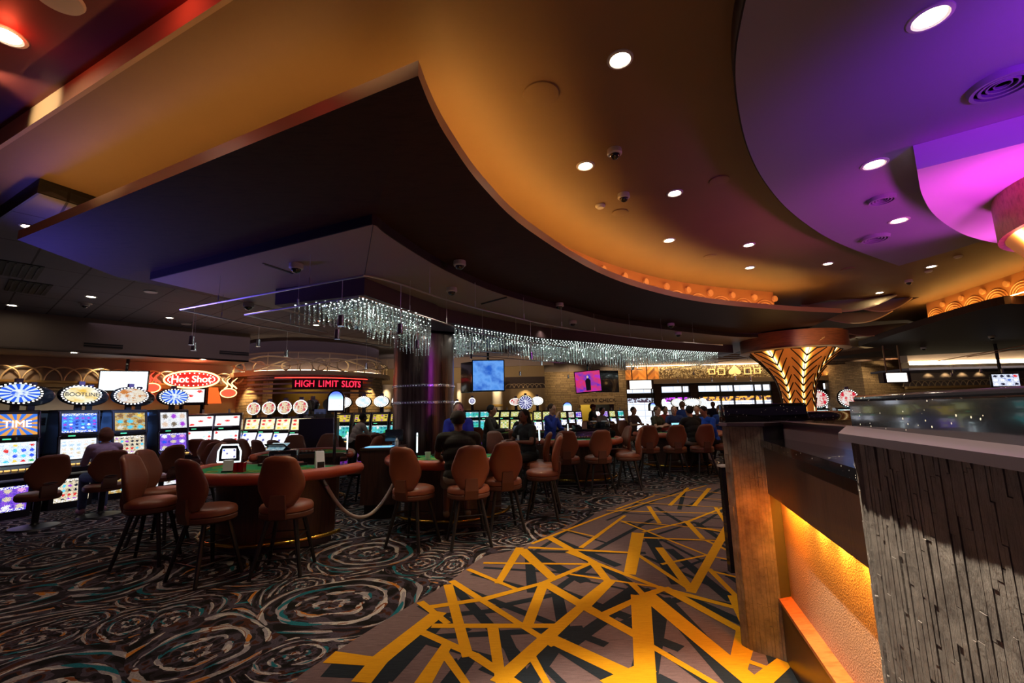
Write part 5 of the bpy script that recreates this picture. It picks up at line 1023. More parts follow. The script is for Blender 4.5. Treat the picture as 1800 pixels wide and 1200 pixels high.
# ================================================================ STEEL COLUMN
def col_mat():
    m, nt, b = new_mat('burnished_steel'); n = noise(nt, objc(nt, (6, 6, .25)), 3, 4, .6)
    nt.links.new(ramp(nt, n, [(.35, hx('4a3834')), (.6, hx('6e5850'))]), b.inputs[0]); b.inputs['Metallic'].default_value = .95
    nt.links.new(mth(nt, 'ADD', mth(nt, 'MULTIPLY', n, .25), .18), b.inputs['Roughness']); return m
cp = PY(745, 700, 9.0); t = thing('steel_column', 'large round burnished steel column with two studded bands', 'column', (cp.x, 9.0, 0))
rc = .60; b = MB(); b.cyl((0, 0, 0), rc, ZP+.1, 64); b.build('shaft', col_mat(), t, 60)
for y in (677, 707):
    z = PY(745, y, 8.4).z; b = MB(); b.lathe([(rc, z-.03), (rc+.012, z-.02), (rc+.012, z+.02), (rc, z+.03)], 64); b.m = 1
    for k in range(70): a = 2*PI*k/70; b.ball(((rc+.014)*math.cos(a), (rc+.014)*math.sin(a), z), .014, 3)
    b.build('studded_band', [m_chrome, plain('crystal_stud', (.85, .85, .9), .1, .3)], t)
b = MB(); b.lathe([(rc+.03, 0), (rc+.03, .12), (rc, .14)], 48); b.build('base_ring', m_chrome, t)
# ================================================================ CHANDELIER
m_cry, ntc, bc_ = new_mat('crystal'); bc_.inputs[0].default_value = (.78, .9, .86, 1); bc_.inputs['Roughness'].default_value = .06; bc_.inputs['Metallic'].default_value = .35; bc_.inputs['Coat Weight'].default_value = 1; bc_.inputs['Specular IOR Level'].default_value = 1
random.seed(5); L0 = bo; cum = [0]
for i in range(1, len(L0)): cum.append(cum[-1]+(L0[i]-L0[i-1]).length)
def along(s):
    for i in range(1, len(L0)):
        if s <= cum[i] or i == len(L0)-1:
            t_ = (s-cum[i-1])/(cum[i]-cum[i-1]); p = L0[i-1].lerp(L0[i], t_); d = (L0[i]-L0[i-1]).normalized(); return p, Vector((-d.y, d.x, 0))
def px_of(p):
    v = CM.transposed() @ (Vector(p)-Vector((0, 0, H))); return (900+F*v.x/-v.z, 600-F*v.y/-v.z)
def strand(b, x, y, z0, Ln):
    b.tube([(x, y, z0), (x, y, z0-Ln)], .0015, 3); z = z0-.01; k = 0
    while z > z0-Ln:
        h = .026 if k % 3 else .036; r = .009 if k % 3 else .013; a = random.random()*2
        vs_ = [(x, y, z)]+[(x+r*math.cos(a+q*PI/2), y+r*math.sin(a+q*PI/2), z-h*.45) for q in range(4)]+[(x, y, z-h)]
        b.add(vs_, [(0, 1, 2), (0, 2, 3), (0, 3, 4), (0, 4, 1), (5, 2, 1), (5, 3, 2), (5, 4, 3), (5, 1, 4)]); z -= h+.006; k += 1
ch = thing('crystal_chandelier', 'long waving chandelier of hanging crystal strands under the purple bulkhead', 'chandelier', (0, 0, 0))
pos = []; nL = int(cum[-1]/.085)
ba, bb = P(548, 534, ZB), bcn  # left wing between bulkhead's left end and corner
wl_ = (bcn-ba).length; wdv = (bcn-ba).normalized(); wnv = Vector((-wdv.y, wdv.x, 0)); wnv = wnv if wnv.y > 0 else -wnv
for i in range(int(wl_/.075)):
    for j in range(14):
        s = .03+.075*i; q = .16+.085*j
        if j*.085 > .25+s*1.2: continue
        p = ba+wdv*s+wnv*q; pxx = px_of((p.x, p.y, ZB))[0]
        if pxx < 553: continue
        pos.append((p.x, p.y, .06+.24*min(1, (pxx-553)/100)+.04*math.sin(s*5+q*2), j))
for i in range(nL):
    s = .05+i*.085; p, n_ = along(min(s, cum[-1]-.01))
    for j in range(13):
        q = .12+.09*j; v = p+n_*q; pxx = px_of((v.x, v.y, ZB))[0]; pb = px_of((v.x, v.y, ZB-.3))[0]
        dc = math.hypot(v.x-cp.x, v.y-9.0)
        if dc < rc+.06 or 757 < pxx < 797 or pxx > 1262: continue
        Ln = .10+.12*(1+math.sin(s*2.1+q*1.4+1.0))+.07*(1+math.sin(s*1.3-q*2)); pos.append((v.x+random.uniform(-.01, .01), v.y, Ln, j))
front = [p for p in pos if p[3] <= 1]; random.shuffle(front); keep = set(map(id, front[:100])); bs = MB(); bk = MB()
for p in pos:
    if id(p) in keep: b = MB(); strand(b, p[0], p[1], ZB, p[2]); b.build('crystal_strand', m_cry, ch, 0)
    else: strand(bs, p[0], p[1], ZB, p[2])
    bk.lathe([(.001, -.006), (.010, -.006), (.012, 0)], 6, (p[0], p[1], ZB)) if p[3] % 2 == 0 else None
o = bs.build('crystal_strands', m_cry, ch, 0); o['kind'] = 'stuff'
o = bk.build('led_pucks', emit('puck_light', (.85, 1, .95), 6), ch, 0); o['kind'] = 'stuff'
for s in [.5+k*.9 for k in range(int(cum[-1]/.9))]:
    p, n_ = along(s); v = p+n_*.6; dc = math.hypot(v.x-cp.x, v.y-9.0)
    if dc < 1.0: continue
    for q in (.35, .95):
        v = p+n_*q; light('chandelier_light', 'SPOT', (v.x, v.y, ZB-.005), (.84, 1, .93), 11, .05, (v.x, v.y, 0), 165, .5)
v = ba+wdv*wl_*.6+wnv*.6; light('chandelier_light', 'SPOT', (v.x, v.y, ZB-.005), (.84, 1, .93), 11, .05, (v.x, v.y, 0), 165, .5)
# ================================================================ TRACKS AND PENDANTS
m_track = plain('track_chrome', (.62, .58, .62), .3, .8)
tr = thing('track_rail', 'thin chrome monorail tracks looping under the canopy with suspension stems', 'track lighting', (0, 0, 0))
R1 = [P(317, 544, 2.98), P(640, 484, 2.98)]+smoothpts([P(x, y, 2.98) for x, y in [(648, 485), (700, 498), (783, 526), (890, 554), (1000, 577), (1150, 597), (1270, 606)]], 5)
R2 = [P(430, 553, 2.9), P(632, 521, 2.9)]+smoothpts([P(x, y, 2.9) for x, y in [(640, 522), (692, 539), (757, 560), (860, 590), (1000, 611)]], 5)
R3 = [P(317, 544, 2.98), P(450, 572, 2.98), P(690, 611, 2.98)]; R3b = [P(797, 622, 2.98), P(1017, 640, 2.98), P(1130, 650, 2.98)]
R4 = [P(430, 553, 2.9), P(575, 584, 2.9)]; R5 = [P(797, 613, 2.98), P(1060, 634, 2.98)]; R6 = [P(1170, 650, 2.95), P(1330, 626, 2.95)]
for nm, R in (('track', R1), ('track', R2), ('track', R3), ('track', R3b), ('track', R4), ('track', R5)):
    b = MB(); b.tube(R, .011, 6); b.build(nm, m_track, tr)
b = MB()
for R in (R1, R2, R3, R3b, R4):
    acc = 0
    for i in range(1, len(R)):
        L_ = (R[i]-R[i-1]).length; acc += L_; nst = max(1, int(L_/1.1)) if L_ > 1.2 else (1 if acc > .9 else 0)
        if nst: acc = 0
        for k in range(nst):
            q = R[i-1].lerp(R[i], (k+.5)/nst); q.x += 0; b.tube([q, (q.x, q.y, 3.33 if q.y < 8.5 else 3.9)], .003, 4); b.tube([(q.x, q.y, q.z-.01), (q.x, q.y, q.z+.09)], .009, 6)
b.build('stems', m_track, tr)
tr2 = thing('track_rail', 'pair of amber lit tracks under the right canopy', 'track lighting', (0, 0, 0))
for (a_, c_) in (((1640, 636), (1800, 607)), ((1700, 627), (1800, 612))): b = MB(); b.tube([P(*a_, 2.95), P(*c_, 2.95)], .012, 6); b.build('track', plain('track_copper', hx('d08050'), .3, .7), tr2)
tz_ = P(1700, 626, 2.95)
def rail_depth(R, x):
    best = None
    pr = [px_of(q) for q in R]
    for i in range(1, len(R)):
        a_, c_ = pr[i-1][0], pr[i][0]
        if min(a_, c_) <= x <= max(a_, c_) and abs(c_-a_) > 1:
            k = (x-a_)/(c_-a_)
            za = R[i-1]; zc_ = R[i]; ia, ic_ = 1/za.y, 1/zc_.y; yy = 1/(ia+(ic_-ia)*k); kk = (yy-za.y)/(zc_.y-za.y) if abs(zc_.y-za.y) > 1e-4 else k
            return za.lerp(zc_, kk)
    return R[0] if abs(pr[0][0]-x) < abs(pr[-1][0]-x) else R[-1]
def pendant(x, y, R, lab, e=6, on=True, drop=None):
    q = rail_depth(R, x); zb_ = PY(x, y, q.y).z; t = thing('pendant_light', lab, 'pendant light', (q.x, q.y, q.z), 0, 'small spotlights hanging from the tracks')
    L_ = q.z-zb_
    b = MB(); b.tube([(0, 0, -.01), (0, 0, -L_+.1)], .0028, 4); b.build('cord', m_track, t)
    b = MB(); b.lathe([(.012, .12), (.028, .11), (.03, .03), (.034, 0)], 14, (0, 0, -L_)); b.build('shade', m_chrome, t)
    if on:
        b = MB(); b.lathe([(.001, .0), (.028, .004), (.028, .012)], 14, (0, 0, -L_)); b.build('lamp', m_lamp, t)
        if e: light('pendant_spot', 'SPOT', (q.x, q.y, zb_-.02), (1, .76, .45), e, .03, (q.x, q.y, 0), 75, .6)
wl3 = [(342, 606, R1, 'front one of two pendants at the left track corner', 8, 1), (346, 616, R3, 'rear one of two pendants at the left track corner', 0, 1), (456, 609, R3, 'pendant left of the rotunda filigree', 8, 1), (506, 627, R3, 'pendant in front of the rotunda filigree', 8, 1),
 (602, 573, R1, 'highest pendant, hanging below the crystals at left', 30, 1), (595, 596, R2, 'pendant just below the highest one', 18, 1), (645, 648, R3, 'low pendant at the right rim of the rotunda', 0, 1), (705, 587, R1, 'pendant in front of the steel column top left', 30, 1), (734, 612, R2, 'pendant in front of the middle of the steel column', 20, 1),
 (828, 630, R3b, 'pendant above the left television', 10, 1), (932, 632, R1, 'pendant between the televisions on long cord', 30, 1), (952, 642, R5, 'tilted pendant right of the long corded one', 0, 1), (914, 660, R3b, 'unlit pendant above the arched niche', 0, 0), (998, 665, R3b, 'unlit pendant left of the right television', 0, 0), (1037, 650, R3b, 'pendant over the right television', 8, 1), (1113, 650, R3b, 'pendant by the hanging white sign', 8, 1),
 (1190, 672, R6, 'unlit pendant left of the spade emblem', 0, 0), (1218, 659, R6, 'pendant left of the spade emblem', 6, 1), (1249, 670, R6, 'unlit pendant nearest the spade emblem', 0, 0), (1290, 667, R6, 'pendant under the spade emblem', 6, 1), (1312, 656, R6, 'pendant over the right side of emblem', 6, 1), (1316, 669, R6, 'lowest pendant right of the emblem', 6, 1)]
b = MB(); b.tube(R6, .012, 6); b.build('track', m_track, tr)
for x, y, R, l, e, on in wl3: pendant(x, y, R, l, e, on)
RR6 = [P(1640, 636, 2.95), P(1800, 607, 2.95)]
for x, y, l, on in [(1668, 661, 'lit pendant under the far right light cove', 1), (1672, 656, 'dark pendant beside the lit one at far right', 0), (1718, 656, 'silver pendant left of the right television', 0), (1755, 656, 'silver pendant over the right television', 0)]: pendant(x, y, RR6, l, 0, on)
# ================================================================ LEAF COLUMN
lc = Vector((7.60, 11.95, 0)); t = thing('leaf_column', 'glowing orange trumpet column with branching twig pattern under a wooden drum', 'column', lc)
pf = [(0, .38), (1.2, .38), (1.7, .39), (1.95, .42), (2.2, .49), (2.45, .62), (2.7, .83), (2.88, 1.02), (2.98, 1.12)]
def rad(z):
    for i in range(1, len(pf)):
        if z <= pf[i][0]: k = (z-pf[i-1][0])/(pf[i][0]-pf[i-1][0]); return pf[i-1][1]+(pf[i][1]-pf[i-1][1])*k
    return pf[-1][1]
NF = 7
def fl(a, z, off=0): f = 1-.09*abs(math.cos(a*NF/2)) ; r = rad(z)*f+off; return (r*math.cos(a), r*math.sin(a), z)
zs = [0, .6, 1.2, 1.5, 1.7]+[1.8+.1*k for k in range(12)]+[2.98]; N = 144
b = MB(); b.loft([[fl(2*PI*k/N, z) for k in range(N)] for z in zs], cap=False)
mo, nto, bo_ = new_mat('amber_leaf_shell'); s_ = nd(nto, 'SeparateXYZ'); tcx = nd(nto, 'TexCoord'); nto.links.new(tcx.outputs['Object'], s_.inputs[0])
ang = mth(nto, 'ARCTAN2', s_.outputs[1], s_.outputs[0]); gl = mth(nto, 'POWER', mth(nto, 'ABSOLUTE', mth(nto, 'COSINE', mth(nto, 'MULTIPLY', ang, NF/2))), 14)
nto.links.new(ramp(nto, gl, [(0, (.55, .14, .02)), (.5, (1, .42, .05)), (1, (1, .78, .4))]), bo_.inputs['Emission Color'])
nto.links.new(mth(nto, 'ADD', .42, mth(nto, 'MULTIPLY', gl, 3.2)), bo_.inputs['Emission Strength']); bo_.inputs[0].default_value = c4(hx('b0642c')); bo_.inputs['Roughness'].default_value = .35  # backlight and bright flute streaks put into the emission
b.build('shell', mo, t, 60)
b = MB()
for i in range(NF):
    a0 = (2*i)*PI/NF+0; 
    b.tube([fl(a0+.02*math.sin(z*9), z, .015) for z in zs[2:]], .009, 4)
    for k in range(8):
        z = 1.5+.185*k; ln = .24+.10*(z-1.5)
        for sgn in (-1, 1):
            w_ = .36*rad(z)**-.15
            b.tube([fl(a0, z, .02), fl(a0+sgn*w_*.5, min(z+ln*.45, 2.97), .02), fl(a0+sgn*w_, min(z+ln, 2.975), .02)], [.02, .018, .012], 5)
b.build('twig_lattice', plain('twig_dark', hx('140804'), .5), t)
b = MB(); b.loft([[(1.27*math.cos(2*PI*k/64), 1.22*math.sin(2*PI*k/64), z) for k in range(64)] for z in (2.99, 3.42)]); b.build('wood_drum', wood('drum_wood', hx('5a2c1c'), hx('8a4a2c'), (1, 1, 12)), t, 40)
b = MB(); b.lathe([(1.1, 2.975), (1.25, 2.975), (1.29, 2.99)], 64); b.build('rim', m_fas, t)
light('leaf_column_glow', 'POINT', (lc.x-1.2, lc.y-1.4, 2.3), (1, .5, .15), 14, .3)
dc_ = P(1779, 370, 3.35)+Vector((1.15, -.35, 0)); t = thing('leaf_column', 'wooden drum of a second column cut off at the right edge of the frame', 'column', (dc_.x, dc_.y, 0))
b = MB(); b.loft([[(1.15*math.cos(2*PI*k/64), 1.15*math.sin(2*PI*k/64), z) for k in range(64)] for z in (3.2, 3.62)]); b.build('wood_drum', wood('drum_wood_right', hx('9a5a3a'), hx('c88860'), (6, 6, 3)), t, 40)
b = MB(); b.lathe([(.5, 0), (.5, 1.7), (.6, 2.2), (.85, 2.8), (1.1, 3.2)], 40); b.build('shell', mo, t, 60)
# ================================================================ TELEVISIONS
def tvmat(name, bg, pal, c_, r_, st=1.6, mode=0, seed=0): return scr(name, bg, pal, c_, r_, st, mode, seed)
def tv(x0, x1, y0, y1, Y, lab, mat, rz=0, pole=True, tilt=0, back=None, figure=False):
    a_, c_ = PY(x0, (y0+y1)/2, Y), PY(x1, (y0+y1)/2, Y); zt, zb_ = PY((x0+x1)/2, y0, Y).z, PY((x0+x1)/2, y1, Y).z
    w_, h_ = (c_.x-a_.x), zt-zb_; cx = (a_.x+c_.x)/2; t = thing('television', lab, 'television', (cx, Y, (zt+zb_)/2), rz)
    w2 = w_/math.cos(rz)
    M = Matrix.Rotation(tilt, 4, 'Y')
    b = MB(); b.M = M; b.box((0, .03, 0), (w2, .06, h_), .012); b.build('bezel', m_blk, t)
    b = MB(); b.M = M; k = .025; b.quad((-w2/2+k, -.003, -h_/2+k*1.3), (w2/2-k, -.003, -h_/2+k*1.3), (w2/2-k, -.003, h_/2-k), (-w2/2+k, -.003, h_/2-k)); b.build('screen', mat, t, 0)
    if figure:
        b = MB(); b.M = M @ Matrix.Rotation(PI/2, 4, 'X'); s_ = h_/2; b.prism([(-.16*s_*1.3, -.8*s_), (.2*s_, -.8*s_), (.24*s_, .1*s_), (.08*s_, .3*s_), (-.06*s_, .3*s_), (-.24*s_, .1*s_)], .004, .006); b.build('screen_figure', plain('suit_picture', (.005, .005, .02), .5), t, 0)
        b = MB(); b.M = M @ Matrix.Rotation(PI/2, 4, 'X'); b.prism([(.09*s_*math.cos(q)+0, .42*s_+.13*s_*math.sin(q)) for q in [2*PI*k/14 for k in range(14)]], .004, .006); b.build('screen_face', emit('face_picture', (.7, .4, .3), 1), t, 0)
    if pole:
        b = MB(); zc_ = 3.1 if Y < 13 else 4.4; b.box((.0, .12, (zc_-(zt+zb_)/2)/2), (.06, .06, zc_-(zt+zb_)/2)); b.box((0, .09, 0), (.2, .06, .2)); b.build('ceiling_pole', m_blk, t, 0)
    if back:
        dx, dy, rr = back; b = MB(); b.at((dx, dy, 0), rr); b.box((0, 0, 0), (w2*1.02, .05, h_), .012); b.build('rear_panel', m_blk, t)
    return t
m_tvb = tvmat('tv_blue_news', ((.02, .12, .6), (.15, .4, .95), (.03, .2, .75)), [(.25, .45, .9), (.1, .3, .8), (.5, .6, .8), (.05, .2, .7)], 3, 2, 1.1, 4, 31)
tv(830, 887, 632, 688, 11.5, 'hanging television with blue picture right of the steel column', m_tvb, .12, back=(-.42, .42, -.9))
m_tvp = tvmat('tv_red_violet', ((.03, .03, .5), (.6, .03, .12), (.25, .02, .6)), [(.6, .03, .15), (.05, .02, .4), (.8, .2, .3), (.2, .02, .5)], 4, 3, 1.3, 4, 33)
tv(1011, 1056, 651, 690, 13.5, 'hanging television with a suited man on red and violet picture', m_tvp, -.25, tilt=-.06, back=(.55, .3, .6), figure=True)
m_tvw = tvmat('tv_white', ((.75, .9, 1), (.9, .97, 1)), [(1, 1, .95), (.8, .92, 1)], 1, 3, 2.0, 0, 35)
tv(184, 251, 651, 688, 11.2, 'wide television glowing white above the wheel slots', m_tvw, .35)
m_tvr = tvmat('tv_race', ((.5, .55, .7), (.8, .85, .95), (.1, .15, .5)), [RE, WH, (.1, .2, .6), BK], 4, 3, 1.5, 0, 37)
tv(1743, 1793, 656, 680, 14.5, 'television with racing picture at the far right', m_tvr, 0)
def hang_sign(x0, x1, y0, y1, Y, ends, lab, ztop):
    a_, c_ = PY(x0, (y0+y1)/2, Y), PY(x1, (y0+y1)/2, Y); zt, zb_ = PY((x0+x1)/2, y0, Y).z, PY((x0+x1)/2, y1, Y).z; w_ = c_.x-a_.x; h_ = zt-zb_
    t = thing('hanging_sign', lab, 'sign', ((a_.x+c_.x)/2, Y, (zt+zb_)/2)); b = MB(); b.box((0, 0, 0), (w_, .16, h_), .01); b.build('light_box', emit('sign_white', (1, .95, .85), 2.6) if 'sign_white' not in bpy.data.materials else bpy.data.materials['sign_white'], t)
    b = MB(); 
    for s in (-1, 1): b.box((s*(w_/2+.05), 0, 0), (.1, .2, h_+.06))
    b.box((0, 0, h_/2+.02), (w_, .18, .03)); b.box((0, 0, -h_/2-.02), (w_, .18, .03)); b.build('wood_ends', m_walnut, t, 0)
    b = MB()
    for s in (-.35, .35): b.tube([(s*w_, 0, h_/2), (s*w_, 0, ztop-(zt+zb_)/2)], .022, 8)
    b.build('rods', m_fas, t); return t
hang_sign(1554, 1591, 656, 671, 14.5, 1, 'white lit hanging sign box with wood ends before the right stone wall', 3.42)
hs = hang_sign(1106, 1144, 669, 683, 20, 1, 'white lit hanging sign box before the left shop window', 4.4)
# ================================================================ PIT SIGNS, PODIUM, ROPES
def arch_sign(x, y0, y1, wpx, Y, lab, base=0, rz=0):
    c_ = PY(x, (y0+y1)/2, Y); zt, zb_ = PY(x, y0, Y).z, PY(x, y1, Y).z; w_ = wpx*Y/780; h_ = zt-zb_; t = thing('arched_sign', lab, 'sign', (c_.x, Y, 0), rz, 'arched lit table signs')
    def outl(k): r = w_/2*k; return [(-r, -h_/2*k), (r, -h_/2*k)]+[(r*math.cos(a), h_/2*k-r*1.1+r*1.1*math.sin(a)) for a in [PI*i/14 for i in range(15)]]
    b = MB(); b.M = Matrix.Translation((0, 0, (zt+zb_)/2)) @ Matrix.Rotation(PI/2, 4, 'X'); b.prism(outl(1.0), -.05, .05); b.build('housing', m_blk, t, 0)
    b = MB(); b.M = Matrix.Translation((0, 0, (zt+zb_)/2)) @ Matrix.Rotation(PI/2, 4, 'X'); o_ = outl(.84); b.add([(p[0], p[1], .053) for p in o_], [tuple(range(len(o_)))], [[(p[0]/w_+.5, p[1]/h_+.5) for p in o_]]); b.build('face', m_asg, t, 0)
    b = MB(); b.tube([(0, 0, base), (0, 0, zb_)], .022, 8); b.lathe([(.15, 0), (.14, .02), (.03, .03)], 20, (0, 0, base)); b.build('pole', m_blk, t)
    return t
m_asg, nta, ba_ = new_mat('arched_sign_face'); u_ = nd(nta, 'SeparateXYZ'); nta.links.new(uvc(nta), u_.inputs[0])
txm = mth(nta, 'MULTIPLY', mth(nta, 'GREATER_THAN', noise(nta, uvc(nta), 12, 1), .62), mth(nta, 'LESS_THAN', u_.outputs[1], .5))
cc_ = ramp(nta, u_.outputs[1], [(.45, (.85, .9, 1)), (.62, (.3, .6, 1)), (.85, (.02, .08, .7))]); nta.links.new(mixc(nta, txm, cc_, (.35, .4, .8)), ba_.inputs['Emission Color']); ba_.inputs['Emission Strength'].default_value = 1.7
arch_sign(591, 685, 724, 28, 6.95, 'large arched lit sign with blue top on a black pole between the near tables', 0, .25)
arch_sign(997, 706, 723, 17, 11.2, 'arched lit sign with teal top behind the blue shirt dealer', 0)
arch_sign(1146, 707, 722, 12, 13.6, 'arched lit sign with teal top before the bright shop windows', 0, .3)
t = thing('podium', 'dark walnut podium stand between the near card tables', 'podium', (-2.1, 7.35, 0), .04)
b = MB(); b.box((0, 0, .62), (.56, .6, .82)); b.build('body', m_walnut, t, 0); b = MB(); b.box((0, 0, .105), (.46, .5, .21)); b.build('plinth', m_dark, t, 0); b = MB(); b.box((0, 0, 1.045), (.60, .64, .03)); b.build('top', m_walnut, t, 0)
b = MB(); b.quad((-.2, -.12, .004), (.16, -.12, .004), (.16, .1, .004), (-.2, .1, .004)); b.box((-.02, -.01, 0), (.4, .26, .006)); tag(b.build('touch_tablet', emit('tablet_blue', (.2, .55, 1), 1.2), loc=(-2.14, 7.3, 1.063)), 'blue glowing tablet lying on the podium top', 'tablet')
t = thing('bottle', 'clear sanitizer bottle with white label on the podium', 'bottle', (-1.88, 7.25, 1.06)); b = MB(); b.lathe([(.026, 0), (.028, .01), (.028, .1), (.012, .125), (.012, .14)], 14); b.m = 1; b.lathe([(.0285, .03), (.0285, .08)], 14); b.build('body', [plain('clear_plastic', (.55, .5, .5), .1), m_wht], t); b = MB(); b.lathe([(.014, .14), (.014, .165), (.001, .17)], 12); b.build('cap', m_blk, t)
t = thing('monitor', 'small black monitor seen from behind on the podium', 'monitor', (-2.0, 7.55, 1.06)); b = MB(); b.box((0, 0, .16), (.3, .03, .2), .01); b.build('screen_case', m_blk, t); b = MB(); b.box((0, .02, .04), (.06, .04, .08)); b.box((0, .02, .005), (.16, .12, .01)); b.build('stand', m_blk, t, 0)
def rope(x0, y0, z0, x1, y1, z1, sag, lab, r=.024):
    b = MB(); pts = [(x0+(x1-x0)*k/24, y0+(y1-y0)*k/24, z0+(z1-z0)*k/24-sag*(1-(2*k/24-1)**2)) for k in range(25)]; b.tube(pts, r, 8)
    t = thing('barrier_rope', lab, 'rope', (0, 0, 0)); b.build('rope', m_rope, t, 60); b = MB()
    for p, q in ((pts[0], pts[1]), (pts[-1], pts[-2])): b.tube([p, Vector(p).lerp(Vector(q), .9)], r*1.25, 8)
    b.build('end_fitting', m_chrome, t)
a_, c_ = PY(568, 842, 5.75), PY(695, 842, 6.9); rope(a_.x, 5.75, a_.z, c_.x, 6.9, c_.z, .50, 'ivory rope sagging between the nearest table and the podium')
a_, c_ = PY(1097, 783, 9.9), PY(1135, 790, 10.9); rope(a_.x, 9.9, a_.z, c_.x, 10.9, c_.z, .09, 'small ivory rope strung between the two right hand tables', .02)
# ---- things on the tables
def on(t0, px, py, z=.93): return P(px, py, z)
def lit_frame(x, y, z, rz, lab, s=1):
    t = thing('table_sign', lab, 'sign', (x, y, z), rz, 'small lit table limit signs'); b = MB(); w_, h_ = .27*s, .21*s
    pts = [(-w_/2, 0, .10), (-w_/2*1.0, 0, .1+h_*.6), (-w_/2*.7, 0, .1+h_), (w_/2*.7, 0, .1+h_), (w_/2, 0, .1+h_*.6), (w_/2, 0, .1), (-w_/2, 0, .1)]; b.tube(pts, .010, 6); b.build('glow_edge', m_glow, t)
    b = MB(); b.box((0, 0, .1+h_*.5), (w_*.86, .012, h_*.9)); b.build('panel', m_blk, t, 0); b = MB(); b.quad((-w_*.32, -.01, .1+h_*.2), (w_*.32, -.01, .1+h_*.2), (w_*.3, -.01, .1+h_*.78), (-w_*.3, -.01, .1+h_*.78)); b.build('limit_card', S['whiteblue'], t, 0)
    b = MB(); b.tube([(0, 0, 0), (0, 0, .1)], .012, 6); b.lathe([(.05, 0), (.05, .01), (.015, .015)], 14); b.build('stand', m_blk, t)
m_glow = emit('cool_glow', (.75, .95, 1), 2.5)
q = PY(402, 815, 5.75); lit_frame(q.x, 5.75, .93, .1, 'white glowing limit sign on the nearest table')
q = PY(610, 795, 7.6); lit_frame(q.x, 7.6, .93, 1.92, 'edge on glowing limit sign on the second table', 1.2); q = PY(733, 803, 6.7); lit_frame(q.x, 6.7, .93, 1.78, 'edge on glowing limit sign before the man in black', 1.2)
q = PY(952, 785, 8.0); lit_frame(q.x, 8.6, .93, 1.5, 'glowing limit sign left of the blue shirt dealer', 1.2); q = PY(989, 770, 11.5); lit_frame(q.x, 10.3, .93, 1.45, 'glowing limit sign just right of the blue shirt dealer', 1); q = PY(1139, 760, 12); lit_frame(q.x, 12.2, .93, 1.2, 'glowing limit sign before the arched sign at far table', 1.1); q = PY(812, 765, 12); lit_frame(q.x, 13.3, .93, 1.7, 'glowing limit sign on the far table behind the players', 1.1)
def boxthing(nm, x, y, z, d, m, lab, cat, rz=0, par=None):
    b = MB(); b.box((0, 0, d[2]/2), d, .006); o = b.build(nm, m, loc=(x, y, z)); o.rotation_euler = (0, 0, rz); return tag(o, lab, cat)
q = P(397, 830, .93); t = thing('card_holder', 'clear holder of patterned cards on the nearest table', 'card holder', (q.x, 5.55, .93), .1); b = MB(); b.box((0, 0, .07), (.1, .05, .14)); b.build('cards', scr('card_pattern', ((.25, .2, .12), (.6, .5, .35)), [BE, BK, (.5, .3, .1)], 5, 7, .25, 0, 40), t, 0); b = MB(); b.box((0, 0, .008), (.12, .08, .016)); b.build('foot', m_blk, t, 0)
t = thing('discard_holder', 'red translucent discard tray on the nearest table', 'card tray', (q.x+.16, 5.52, .93), .2); b = MB(); b.box((0, 0, .01), (.11, .1, .02)); b.box((-.05, 0, .06), (.01, .1, .1)); b.box((.05, 0, .06), (.01, .1, .1)); b.box((0, .045, .06), (.11, .01, .1)); b.build('tray', plain('red_acrylic', (.4, .0, .01), .15), t, 0)
q = P(552, 826, .93); t = thing('card_shoe', 'pale card shoe at the right end of the nearest table', 'card shoe', (q.x-.02, 5.75, .93), .5); b = MB(); b.loft([[(x, -.14, 0), (x, .14, 0), (x, .14, .2), (x, .04, .2)] for x in (-.05, .05)]); b.build('body', m_wht, t, 0); b = MB(); b.box((0, -.1, .05), (.08, .06, .07)); b.build('card_mouth', m_blk, t, 0)
q = P(578, 800, .93); t = thing('card_shuffler', 'black card shuffler beside the pale card shoe', 'card shuffler', (q.x-.1, 6.2, .93), .3); b = MB(); b.box((0, 0, .1), (.34, .26, .2), .02); b.build('body', m_blk, t); b = MB(); b.box((0, -.12, .13), (.2, .03, .04)); b.build('feed_slot', m_chrome, t, 0)
q = PY(489, 786, 6.25); t = thing('dealer_tablet', 'lit tablet on a stand over the nearest table', 'tablet', (q.x, 6.25, .93), -.2); b = MB(); b.at((0, 0, q.z-.93), 0, -.5); b.box((0, 0, 0), (.3, .2, .02), .006); b.build('case', m_blk, t); b = MB(); b.at((0, 0, q.z-.93), 0, -.5+PI); b.at((0, 0, q.z-.93), 0, .55); b.quad((-.135, -.085, .014), (.135, -.085, .014), (.135, .085, .014), (-.135, .085, .014)); b.build('screen', scr('tablet_screen', ((.25, .5, .6), (.45, .7, .8)), [(.1, .3, .4), (.7, .9, .9), (.3, .6, .7)], 6, 5, .8, 1, 41), t, 0)
b = MB(); b.tube([(0, .02, 0), (0, .05, q.z-.97)], .015, 6); b.lathe([(.07, 0), (.07, .015), (.02, .02)], 16); b.build('stand', m_blk, t)
q = PY(752, 812, 6.5); t = thing('paper_cup', 'white ribbed paper cup on the table beside the man in black', 'cup', (q.x, 6.5, .93)); b = MB(); b.lathe([(.001, .003), (.032, 0), (.043, .1), (.046, .102), (.040, .1), (.03, .01)], 20); b.build('cup', m_wht, t)
t = thing('cup', 'dark drink cup behind the white paper cup', 'cup', (q.x+.1, 6.75, .93)); b = MB(); b.lathe([(.03, 0), (.038, .12), (.034, .118), (.001, .11)], 18); b.build('cup', plain('brown_cup', hx('3a2420'), .3), t)
q = PY(1016, 782, 9.6); t = thing('cash_stack', 'loose paper slips and cards on the middle green felt', 'cards', (q.x, 9.5, .932)); b = MB()
for k in range(7): b.at((random.uniform(-.1, .3), random.uniform(-.1, .1), .002*k), random.uniform(-.6, .6)); b.box((0, 0, 0), (.16, .07, .002))
b.build('slips', m_wht, t, 0)
